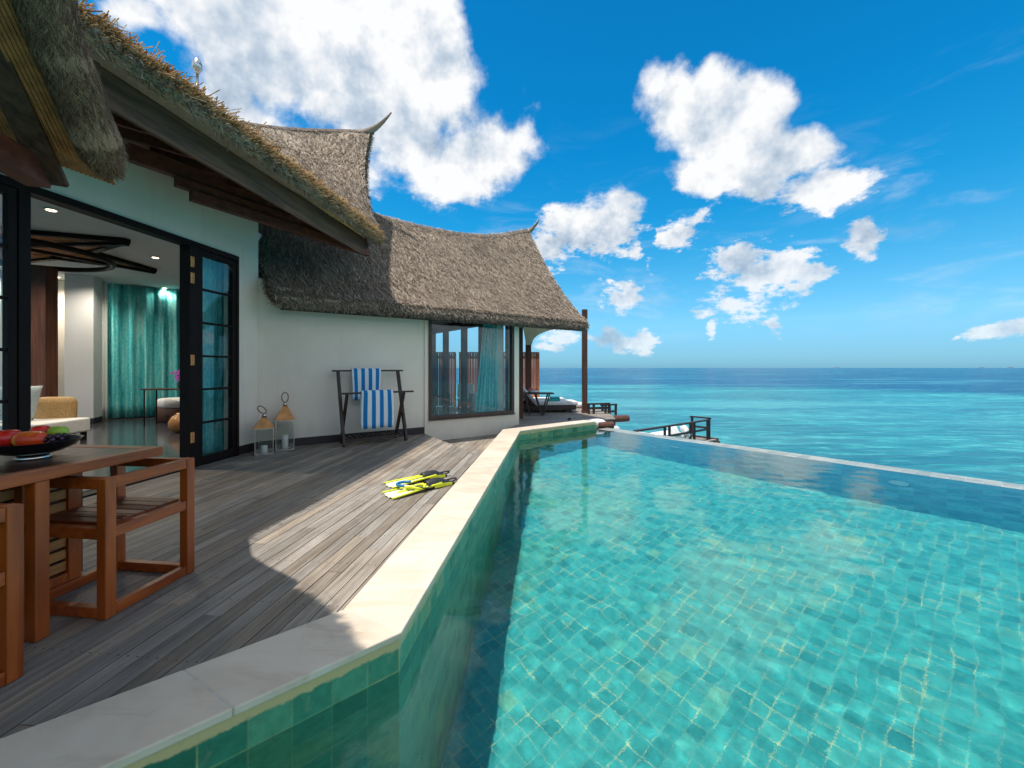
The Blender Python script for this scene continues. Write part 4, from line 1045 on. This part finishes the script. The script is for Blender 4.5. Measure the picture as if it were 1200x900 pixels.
for k in range(13):
    x, y, z = bx_+.115+.017*(k % 3-1)+rg.uniform(-.003, .003), by_+.018*((k//3) % 4-1.5)+rg.uniform(-.003, .003), z0+.014+.016*(k % 2)
    gm.lathe((x, y, z), [(.001, -.013), (.009, -.009), (.0125, 0), (.009, .009), (.001, .013)], 10)
tag(gm.build('grapes', 'grape', None, smooth=True), 'bunch of dark grapes at the right side of the bowl', 'grapes')
# ---- lanterns
def lantern(x, y, rz, w_, hb, hr, ring, rr, ch, label, tilt):
    c = T_('candle_lantern', (x, y, 0), label, 'lantern', 'glass lanterns by the wall'); c.rotation_euler = (0, 0, rz)
    def bl(m, name, mat, par, **k):
        o = m.build(name, mat, None, **k); o.parent = par; return o
    m = MB(); e = .010
    m.span((-w_/2, -w_/2, .002), (w_/2, w_/2, .022))
    for i in (-1, 1):
        for j in (-1, 1): m.span((i*w_/2-e*(i > 0)*1.0, j*w_/2-e*(j > 0), .022), (i*w_/2+e*(i < 0), j*w_/2+e*(j < 0), hb))
    m.span((-w_/2-.004, -w_/2-.004, hb), (w_/2+.004, w_/2+.004, hb+.012))
    bl(m, 'frame', 'steel', c, bevel=.001)
    m = MB(); k = .002
    for (p, q) in (((-w_/2+e, -w_/2+.003), (w_/2-e, -w_/2+.005)), ((-w_/2+e, w_/2-.005), (w_/2-e, w_/2-.003)), ((-w_/2+.003, -w_/2+e), (-w_/2+.005, w_/2-e)), ((w_/2-.005, -w_/2+e), (w_/2-.003, w_/2-e))):
        m.span((*p, .023), (*q, hb-.001))
    bl(m, 'pane', 'lantern_glass', c)
    m = MB(); a_, b_ = w_/2+.012, .032; z0, z1 = hb+.013, hb+hr
    m.add([(-a_, -a_, z0), (a_, -a_, z0), (a_, a_, z0), (-a_, a_, z0), (-b_, -b_, z1), (b_, -b_, z1), (b_, b_, z1), (-b_, b_, z1)], [(3, 2, 1, 0), (0, 1, 5, 4), (1, 2, 6, 5), (2, 3, 7, 6), (3, 0, 4, 7), (4, 5, 6, 7)])
    bl(m, 'roof', 'copper_roof', c, bevel=.002)
    m = MB(); m.lathe((0, 0, z1), [(.034, 0), (.030, .03), (.036, .045), (.02, .055), (.012, .066)], 16); bl(m, 'vent_cap', 'steel', c, smooth=True)
    m = MB(); zc = z1+.062
    m.tube([(rr*math.sin(2*math.pi*k/20)*.85+tilt*(1-math.cos(2*math.pi*k/20))*rr, 0, zc+ring*.5*(1-math.cos(2*math.pi*k/20))) for k in range(21)], .008, 8, cap=False)
    bl(m, 'ring_handle', 'rope', c, smooth=True)
    m = MB(); m.lathe((0, 0, .023), [(.042, 0), (.044, .005), (.044, ch-.006), (.040, ch), (.03, ch-.004), (.001, ch-.006)], 20); m.tube([(0, 0, ch+.015), (0, 0, ch+.03)], .0015, 5); bl(m, 'candle', 'candle', c, smooth=True)
lantern(-3.60, 5.95, .55, .235, .37, .155, .11, .055, .10, 'smaller lantern with a short candle and tilted rope ring', -.5)
lantern(-3.48, 6.28, .50, .25, .445, .215, .15, .052, .20, 'taller lantern with a long candle and upright rope ring', 0)
# ---- towel rack
rk = T_('towel_rack', Bp(-1.08, .34)+(0,), 'dark crossed-leg timber towel rack against the white wall', 'towel rack')
def rp_(t, off, z): p = Bp(t, off); return (p[0], p[1], z)
for k, t in enumerate((-1.57, -.56)):
    m = MB(); m.beam(rp_(t, .56, .012), rp_(t, .13, 1.195), .085, .04, up=(db.x, db.y, 0)); m.build('leg', 'dark_lumber', rk, bevel=.003)
    t2 = t+(.045 if k == 0 else -.045)
    m = MB(); m.beam(rp_(t2, .14, .012), rp_(t2, .57, .835), .075, .035, up=(db.x, db.y, 0)); m.build('leg', 'dark_lumber', rk, bevel=.003)
m = MB(); m.beam(rp_(-1.66, .13, 1.20), rp_(-.47, .13, 1.20), .055, .028); m.build('top_bar', 'dark_lumber', rk, bevel=.003)
m = MB(); m.beam(rp_(-1.60, .57, .845), rp_(-.44, .57, .845), .06, .028); m.build('lower_bar', 'dark_lumber', rk, bevel=.003)
m = MB(); m.beam(rp_(-1.535, .50, .09), rp_(-.60, .50, .09), .03, .04); m.beam(rp_(-1.535, .20, .09), rp_(-.60, .20, .09), .03, .04)
for k in range(12):
    t = -1.50+k*.08; m.beam(rp_(t, .18, .117), rp_(t, .52, .117), .03, .014)
m.build('foot_shelf', 'dark_lumber', rk, bevel=.002)
def towel(t0, t1, off, zt, df, dbk, label, seed):
    rg = random.Random(seed); sag = .012
    path = [(off-.030, zt-dbk), (off-.033, zt-dbk*.6), (off-.034, zt-.08), (off-.028, zt-.01), (off-.008, zt+.012), (off+.016, zt+.012), (off+.034, zt-.01), (off+.042, zt-.08), (off+.046, zt-df*.55), (off+.044, zt-df)]
    nu, nv = 28, len(path)*3
    vs, fs, uv = [], [], []
    for i in range(nu+1):
        a = i/nu
        for j in range(nv+1):
            x = j/nv*(len(path)-1); q = min(int(x), len(path)-2); f = x-q
            o_, z = path[q][0]*(1-f)+path[q+1][0]*f, path[q][1]*(1-f)+path[q+1][1]*f
            dz = zt-z; o_ += .008*math.sin(a*9+seed)*min(1, dz*4)*(1 if j > nv/2 else .4)
            tt = t0+(t1-t0)*a+.012*math.sin(dz*7+seed)*(a-.5)
            p = Bp(tt, o_); vs.append((p[0], p[1], z+.004*math.sin(a*13+seed)*(j in (0, nv)))); uv.append((a, z))
    for i in range(nu):
        for j in range(nv): fs.append((i*(nv+1)+j, (i+1)*(nv+1)+j, (i+1)*(nv+1)+j+1, i*(nv+1)+j+1))
    me = bpy.data.meshes.new('towel'); me.from_pydata(vs, [], fs); l = me.uv_layers.new(name='UVMap')
    for lp in me.loops: l.data[lp.index].uv = uv[lp.vertex_index]
    me.materials.append(MATS['striped_towel']); me.polygons.foreach_set('use_smooth', [True]*len(me.polygons))
    o = bpy.data.objects.new('towel', me); COL.objects.link(o); md = o.modifiers.new('s', 'SOLIDIFY'); md.thickness = .014; md.offset = 0
    tag(o, label, 'towel', 'striped towels on the rack')
towel(-1.355, -.875, .13, 1.222, .52, .50, 'blue and white striped towel over the higher rear bar of the rack', 2)
towel(-1.32, -.80, .57, .867, .60, .52, 'blue and white striped towel over the lower front bar of the rack', 5)
# ---- fins, mask, snorkel
def fin(tipp, heel, label):
    tipp, heel = Vector(tipp), Vector(heel); d = (heel-tipp); L = d.length; M = fr((tipp.x, tipp.y), (d.x, d.y)); s_ = L/.66
    r = T_('swim_fin', (tipp.x, tipp.y, 0), label, 'swim fin', 'swim fins on the deck')
    def prof(x): return .105-.045*min(1, max(0, (x-.05)/.33))
    m = MB(M)
    def blade(a, b):
        x = (.02*math.sin(math.pi*b)**1*(-1)+.02+a*.40)*s_; wv = prof(x)*s_; z = .012+.028*a+.006*math.cos(6*math.pi*(b-.5))
        return (x, (2*b-1)*wv*.93, z)
    m.grid(blade, 16, 12); m.build('blade', 'fin_pale', r, smooth=True, solid=.006)
    for sg in (-1, 1):
        m = MB(M); m.tube([((.0+.5*k/8)*s_, sg*prof(.5*k/8)*s_*(1 if k < 8 else .8), .018+.030*(k/8)) for k in range(9)], [.008+.004*k/8 for k in range(9)], 8); m.build('side_rail', 'fin_yellow', r, smooth=True)
    m = MB(M); m.grid(lambda a, b: ((.10+a*.28)*s_, (2*b-1)*.018, .024+.028*a+.005*math.sin(math.pi*b)), 8, 4); m.build('centre_stripe', 'fin_yellow', r, solid=.008)
    m = MB(M)
    def foot(a, b):
        x = (.36+.28*a)*s_; w_ = (.058-.012*abs(2*a-1)**2)*s_*(1-.15*a); h = .085*math.sin(math.pi*min(1, .30+a*.62))**.8; th = math.pi*(-.12+1.24*b)
        if a > .55: h *= (1-.55*(a-.55)/.45*math.sin(math.pi*b))
        return (x, -math.cos(th)*w_, .008+max(0, math.sin(th))*h)
    m.grid(foot, 14, 14); m.build('foot_pocket', 'rubber_black', r, smooth=True, solid=.007)
    m = MB(M); m.tube([((.60)*s_, -.045, .035), (.665*s_, -.035, .045), (.685*s_, 0, .048), (.665*s_, .035, .045), (.60*s_, .045, .035)], .009, 8); m.build('heel_strap', 'rubber_black', r, smooth=True)
    m = MB(M)
    m.grid(lambda a, b: ((.42+.18*a)*s_, -.060*s_+.0*b-.004, .012+.04*b*(1-a*.3)), 4, 2); m.build('yellow_flash', 'fin_yellow', r, solid=.006)
fin(gp(454, 571), gp(524, 557.5), 'swim fin lying further from the pool with its black pocket behind')
fin(gp(453, 583), gp(532, 566), 'swim fin lying nearer the pool with a yellow side flash')
mc = gp(487, 577); mk = T_('diving_mask', (mc.x, mc.y, 0), 'yellow-green diving mask with a clear lens lying across the fins', 'mask')
Mm = fr((mc.x, mc.y), (1, .25), .055)
m = MB(Mm); pts = [(.085*math.cos(a)*(1+.08*math.cos(2*a)), .045*math.sin(a), .012*math.sin(2*a)) for a in [2*math.pi*k/28 for k in range(29)]]
m.tube(pts, .014, 8, cap=False); m.build('mask_frame', 'fin_yellow', mk, smooth=True)
m = MB(Mm); m.grid(lambda a, b: ((a-.5)*.15, (b-.5)*.075*math.sqrt(max(.1, 1-(2*a-1)**2)), .006), 8, 6); m.build('lens', 'lantern_glass', mk, solid=.004)
m = MB(Mm); m.tube([(.09*math.cos(a)+.06, .07*math.sin(a)+.03, .0+.012*math.cos(3*a)) for a in [2*math.pi*k/24 for k in range(25)]], .006, 6, cap=False); m.build('strap', 'rubber_black', mk, smooth=True)
sc_ = gp(473, 575); sn = T_('snorkel', (sc_.x, sc_.y, 0), 'bright blue curved snorkel beside the diving mask', 'snorkel')
Ms = fr((sc_.x, sc_.y), (1, .1), .06)
m = MB(Ms); m.tube([(.02+.085*math.cos(a), .075*math.sin(a), 0.01) for a in [math.pi*(.35+1.15*k/14) for k in range(15)]], .014, 10); m.build('tube', 'snorkel_blue', sn, smooth=True)
m = MB(Ms); m.tube([(.02, -.075, .01), (.06, -.085, .005), (.10, -.075, -.01), (.14, -.05, -.02)], [.013, .013, .016, .02], 10); m.build('mouthpiece', 'white_enamel', sn, smooth=True)
# ---- living room things
def pil(name, c_, d_, rz, mat, label, cat, tx=0, ry=0, parent=None):
    m = MB(Matrix.Translation(c_) @ Matrix.Rotation(rz, 4, 'Z') @ Matrix.Rotation(ry, 4, 'Y') @ Matrix.Rotation(tx, 4, 'X'))
    def side_(sg):
        def f(a, b):
            x, y = 2*a-1, 2*b-1; e = (max(0, (1-x**4))*max(0, (1-y**4)))**.5; pinch = 1-.06*(x*x*y*y)
            return (x*d_[0]/2*(1-.05*(1-abs(y))), y*d_[1]/2*(1-.05*(1-abs(x))), sg*d_[2]/2*e)
        return f
    m.grid(side_(1), 14, 14); m.grid(side_(-1), 14, 14)
    o = m.build(name, mat, parent, smooth=True); bm = bmesh.new(); bm.from_mesh(o.data); bmesh.ops.remove_doubles(bm, verts=bm.verts, dist=.0005); bmesh.ops.recalc_face_normals(bm, faces=bm.faces); bm.to_mesh(o.data); bm.free()
    if label: tag(o, label, cat)
    return o
so = T_('daybed', (-8.0, 6.6, 0), 'low white upholstered daybed with black legs inside the open doors', 'daybed')
Fd = fr((-7.35, 6.75), (-.95, -.10))
m = MB(Fd); m.span((0, -.45, .14), (2.1, .45, .38)); m.build('mattress', 'white_cloth', so, bevel=.03, seg=3)
for x, y in ((.04, -.42), (.04, .36), (2.0, -.42), (2.0, .36)):
    m = MB(Fd); m.span((x, y, .005), (x+.06, y+.06, .139)); m.build('leg', 'black_frame', so)
pil('cushion', (-8.02, 6.62, .68), (.58, .58, .20), .25, 'grey_cloth', 'grey-blue cushion propped up on the white daybed', 'cushion', tx=R(72))
m = MB(fr((-7.98, 7.15), (1, .1))); m.lathe((0, 0, .02), [(.10, 0), (.30, .01), (.32, .30), (.33, .62), (.29, .70), (.20, .72), (.001, .71)], 24, 1.0, .55)
tag(m.build('rattan_armchair', 'rattan', None, smooth=True), 'honey rattan armchair back rising behind the grey-blue cushion', 'armchair')
pf = T_('ottoman', (-7.75, 9.75, 0), 'round brown ottoman with a white seat pad in front of the teal curtain', 'ottoman')
m = MB(); m.lathe((-7.85, 9.75, 0), [(.42, .005), (.47, .03), (.47, .30), (.45, .33), (.001, .33)], 32); m.build('base', 'pouf_brown', pf, smooth=True)
m = MB(); m.lathe((-7.85, 9.75, .331), [(.44, 0), (.47, .04), (.47, .15), (.43, .20), (.001, .22)], 32); m.build('seat_pad', 'white_cloth', pf, smooth=True)
m = MB(); m.lathe((-6.42, 7.95, .006), [(.07, 0), (.15, .03), (.20, .11), (.20, .20), (.15, .30), (.08, .35), (.075, .37), (.05, .36), (.001, .30)], 28)
tag(m.build('floor_vase', 'vase_wood', None, smooth=True), 'round honey-brown wooden vase on the floor beside the door post', 'vase')
sd = T_('side_table', (-7.3, 9.2, 0), 'thin dark side table behind the door post holding flowers', 'side table')
m = MB(); m.span((-7.95, 8.75, .77), (-6.95, 9.15, .80)); m.build('table_top', 'teak_dark', sd, bevel=.003)
for x, y in ((-7.90, 8.8), (-7.90, 9.1), (-7.0, 8.8), (-7.0, 9.1)):
    m = MB(); m.tube([(x, y, .006), (x, y, .769)], .014, 8); m.build('leg', 'black_frame', sd)
m = MB(); m.lathe((-7.22, 8.95, .802), [(.04, 0), (.07, .03), (.075, .10), (.03, .17), (.035, .20), (.001, .19)], 20); tag(m.build('flower_vase', 'black_ceramic', None, smooth=True), 'small glossy black vase on the dark side table', 'vase')
fl = MB(); rg = random.Random(8)
for k in range(26):
    a, e = rg.uniform(0, 6.28), rg.uniform(.0, .16); p = Vector((-7.22+e*math.cos(a)*1.1, 8.95+e*math.sin(a), 1.06+rg.uniform(-.06, .10)))
    for q in range(5):
        t = q*1.2566+rg.random(); d = Vector((math.cos(t), math.sin(t)*.4, math.sin(t))); fl.add([p, p+d*.045+Vector((.012, 0, .012)), p+d*.06, p+d*.045-Vector((.012, 0, .012))], [(0, 1, 2, 3)])
    fl.tube([(-7.22, 8.95, .98), tuple(p)], .0025, 4)
tag(fl.build('orchid', 'orchid', None), 'purple orchid blooms in the small black vase', 'flowers')
m = MB(); m.lathe((-7.20, 9.75, .56), [(.16, 0), (.19, .1), (.19, .35), (.15, .42), (.001, .43)], 20); tag(m.build('dark_basket', 'pouf_brown', None, smooth=True), 'dark brown basket standing on the ottoman behind the side table', 'basket')
# ---- beyond the bedroom window / terrace
def fence(x0, x1, label, seed):
    r = T_('slat_fence', (x0, 13.1, 0), label, 'fence', 'slatted timber screens behind the house'); rg = random.Random(seed)
    m = MB(); x = x0+.04
    while x < x1-.04:
        w_ = rg.uniform(.055, .075); m.span((x, 13.08, .03), (x+w_, 13.105, 1.72+rg.uniform(-.004, .004))); x += w_+rg.uniform(.005, .014)
    m.build('slat', 'fence_wood', r)
    for y0, y1, z0, z1 in ((13.108, 13.14, 1.55, 1.62), (13.108, 13.14, .30, .37), (13.05, 13.15, 1.725, 1.755)): m = MB(); m.span((x0, y0, z0), (x1, y1, z1)); m.build('rail', 'red_beam', r)
    for x in (x0, x1-.07):
        m = MB(); m.span((x, 13.145, 0), (x+.07, 13.21, 1.72)); m.build('post', 'dark_lumber', r)
fence(-4.2, -1.80, 'red-brown slatted screen seen through the left half of the bedroom window', 1)
fence(-1.70, .87, 'red-brown slatted screen ending beside the veranda posts', 2)
tu = T_('ribbed_tub', (-1.02, 11.75, 0), 'round white ribbed tub seen through the bedroom window beside the teal curtain', 'tub')
m = MB(); prof = [(.17, .004)]+[(.20+.02*(k % 2)+.0008*k, .03+k*.028) for k in range(17)]+[(.22, .52), (.19, .50), (.001, .44)]
m.lathe((-1.02, 11.75, 0), prof, 30); m.build('tub_body', 'white_enamel', tu, smooth=True)
ch = T_('white_chair', (-1.32, 12.3, 0), 'white cushioned low chair behind the ribbed tub', 'chair')
m = MB(fr((-1.32, 12.3), (1, -.1))); m.box((0, 0, .30), (.55, .5, .10)); m.build('seat', 'white_cloth', ch, bevel=.03)
m = MB(fr((-1.32, 12.3), (1, -.1))); m.box((-.12, .22, .55), (.5, .10, .42), 0, Matrix.Rotation(R(-14), 4, 'X')); m.build('backrest', 'white_cloth', ch, bevel=.03)
for x, y in ((-.24, -.2), (.20, -.2), (-.24, .2), (.20, .2)):
    m = MB(fr((-1.32, 12.3), (1, -.1))); m.box((x, y, .125), (.04, .04, .245)); m.build('leg', 'dark_lumber', ch)
# folding table
ft_ = T_('folding_table', (.75, 10.95, 0), 'small dark folding table with splayed legs under the veranda', 'table')
Ff = fr((.30, 10.95), (1, .02))
m = MB(Ff); m.span((0, -.25, .555), (.80, .25, .585)); m.build('table_top', 'dark_lumber', ft_, bevel=.003)
for y in (-.22, .20):
    m = MB(Ff); m.beam((.68, y, .554), (.52, y, .004), .035, .05, up=(0, 1, 0)); m.build('leg', 'dark_lumber', ft_)
    m = MB(Ff); m.beam((.32, y, .554), (.48, y, .004), .035, .05, up=(0, 1, 0)); m.build('leg', 'dark_lumber', ft_)
    m = MB(Ff); m.beam((.06, y, .554), (.16, y, .004), .035, .05, up=(0, 1, 0)); m.build('leg', 'dark_lumber', ft_)
m = MB(Ff); m.lathe((.27, 0, .586), [(.10, 0), (.14, .02), (.15, .06), (.13, .055), (.001, .02)], 20); tag(m.build('dish', 'white_enamel', None, smooth=True), 'shallow white dish of petals on the folding table', 'dish')
fl = MB(); rg = random.Random(5)
for k in range(60):
    p = Vector((.57+rg.uniform(-.13, .13), 10.96+rg.uniform(-.12, .12), .65+rg.uniform(-.02, .05))); d = Vector((rg.uniform(-1, 1), rg.uniform(-1, 1), rg.uniform(-.3, 1))).normalized()*.04; e = Vector((d.y, -d.x, .01))*.6
    fl.add([p, p+e+d*.5, p+d, p-e+d*.5], [(0, 1, 2, 3)])
simple('pink_petal', (.55, .12, .10), .6, .4, 30, 0)
tag(fl.build('petals', 'pink_petal', None), 'pink-red petals heaped in the white dish', 'petals')
def lounger(F, label):
    r = T_('sun_lounger', tuple(F.translation), label, 'sun lounger', 'sun loungers on the terrace')
    m = MB(F); m.span((0, 0, .08), (1.45, .75, .20)); m.build('base', 'dark_lumber', r, bevel=.005)
    for x, y in ((.1, .05), (1.15, .05), (.1, .6), (1.15, .6)):
        m = MB(F); m.span((x, y, .004), (x+.18, y+.1, .079)); m.build('leg', 'dark_lumber', r)
    m = MB(F); m.span((.35, .02, .202), (1.5, .73, .31)); m.build('mattress', 'white_cloth', r, bevel=.03, seg=3)
    m = MB(F); m.box((.18, .375, .42), (.70, .71, .10), 0, Matrix.Rotation(R(48), 4, 'Y')); m.build('backrest', 'white_cloth', r, bevel=.03, seg=3)
lounger(fr((.35, 11.35), (1, .06)), 'sun lounger with white mattress and a folded teal towel on it')
lounger(fr((.15, 12.35), (1, .06)), 'sun lounger partly hidden behind the lounger with the teal towel')
m = MB(fr((1.18, 11.60), (1, .1))); m.box((0, 0, .345), (.34, .26, .07)); m.box((.03, .0, .405), (.26, .22, .045)); tag(m.build('folded_towel', 'teal_towel', None, bevel=.02, seg=3), 'folded teal towel on the white lounger mattress', 'towel')
pil('floor_cushion', (1.95, 12.85, .09), (.75, .4, .17), .1, 'white_cloth', 'flat white cushion on the far edge of the terrace behind the post', 'cushion')
# short stair rail at the end of the terrace
def rail(name, pts, zt, zb, posts, label, cross=True, w_=.06, grp=None):
    r = T_(name, (*pts[0], zb), label, 'railing', grp)
    m = MB(); m.beam((*pts[0], zt), (*pts[1], zt), .09, .045); m.build('handrail', 'dark_lumber', r, bevel=.004)
    if cross: m = MB(); m.beam((*V2(*pts[0]).lerp(V2(*pts[1]), .05), (zt+zb)/2+.02), (*V2(*pts[0]).lerp(V2(*pts[1]), .95), (zt+zb)/2+.02), .035, .06); m.build('lower_rail', 'dark_lumber', r)
    for t in posts:
        p = V2(*pts[0]).lerp(V2(*pts[1]), t); m = MB(); m.span((p.x-w_/2, p.y-w_/2, zb), (p.x+w_/2, p.y+w_/2, zt-.023)); m.build('post', 'dark_lumber', r)
    return r
rail('stair_railing', ((2.02, 11.05), (2.68, 11.25)), .27, 0, (.08, .30, .82, .97), 'short dark railing right beside the far veranda post')
rail('stair_railing', ((2.55, 11.75), (3.05, 11.95)), .18, -.25, (.1, .55, .95), 'lower dark railing stepping down towards the sea beyond the veranda post')
m = MB(); m.tube([(2.35, 10.75, -.11), (2.9, 10.95, -.11), (3.12, 11.03, -.11)], [.09, .095, .09], 14); tag(m.build('log_beam', 'post_wood', None), 'round dark log projecting over the sea from the terrace edge', 'log')
m = MB(); m.tube([(2.05, 9.75, -.13), (2.42, 9.87, -.13)], [.085, .088], 14); tag(m.build('log_beam', 'post_wood', None), 'short reddish log end beside the corner of the pool', 'log')
# lower platform beyond the infinity edge
ZP = -1.0
pf_ = V2(3.57, 10.9); pe = V2(6.2, 12.9); pdv = (pe-pf_).normalized(); pn = V2(-pdv.y, pdv.x)
plat = [tuple(V2(2.3, 10.0)), tuple(pf_-pn*.15-pdv*.9), tuple(pe-pn*.15+pdv*.2), tuple(pe+pn*1.3+pdv*.2), tuple(V2(3.2, 11.9))]
m = MB(); boards(m, plat, tuple(pdv), .112, .005, ZP-.05, ZP-.002, 1.8, 3.6, 6); o = m.build('lower_platform', 'deck_wood'); tag(o, kind='structure')
for q in plat+[tuple(pf_), (4.6, 11.8)]: m = MB(); m.tube([(q[0], q[1], -4), (q[0], q[1], ZP-.051)], .09, 10); tag(m.build('stilt', 'post_wood'), kind='structure')
m = MB(); m.beam((*(pe-pn*.15+pdv*.26), ZP-.06), (*(pe+pn*1.3+pdv*.26), ZP-.06), .12, .16); tag(m.build('end_beam', 'post_wood'), kind='structure')
rail('platform_railing', (tuple(pf_-pdv*.5), tuple(pe)), -.39, ZP, (.36, .42, .71, .77, .98), 'long dark railing running out along the lower platform over the sea')
rail('platform_railing', (tuple(pe-pn*.05+pdv*.02), tuple(pe+pn*.62+pdv*.02)), -.34, ZP, (.08, .92), 'short cross railing at the seaward end of the lower platform')
cz = ZP+.12
def sofa_cushion(x, y, d_, rz, ry, label): pil('white_cushion', (x, y, cz+d_[2]/2-.12+.02 if ry == 0 else cz+.2), d_, rz, 'white_cloth', label, 'cushion', ry=ry)
sofa_cushion(3.35, 11.35, (1.5, .7, .42), .64, 0, 'long flat white cushion on the lower platform just past the pool corner')
sofa_cushion(4.55, 12.2, (1.4, .7, .32), .64, 0, 'white mattress on the lower platform behind the long railing')
pil('white_cushion', (4.75, 12.0, ZP+.36), (.42, .42, .16), .6, 'white_cloth', 'upright square white cushion left of the paired railing posts', 'cushion', tx=R(60))
pil('white_cushion', (5.25, 12.35, ZP+.34), (.40, .40, .16), .9, 'white_cloth', 'tilted white cushion right behind the paired railing posts', 'cushion', tx=R(50))
# canvas at the pool corner
pil('corner_bolster', (1.98, 9.86, -.10), (.55, .34, .24), .5, 'white_cloth', 'white bolster tucked beside the end of the pool coping', 'cushion')
pil('corner_bolster', (2.35, 10.15, -.30), (.6, .5, .3), .9, 'white_cloth', 'crumpled white canvas between the pool corner and the log end', 'canvas')
m = MB(); m.lathe((1.38, 9.83, .001), [(.035, 0), (.04, .03), (.03, .05), (.001, .055)], 12); tag(m.build('deck_lamp', 'rubber_black', None, smooth=True), 'tiny dark deck light behind the far coping', 'lamp')
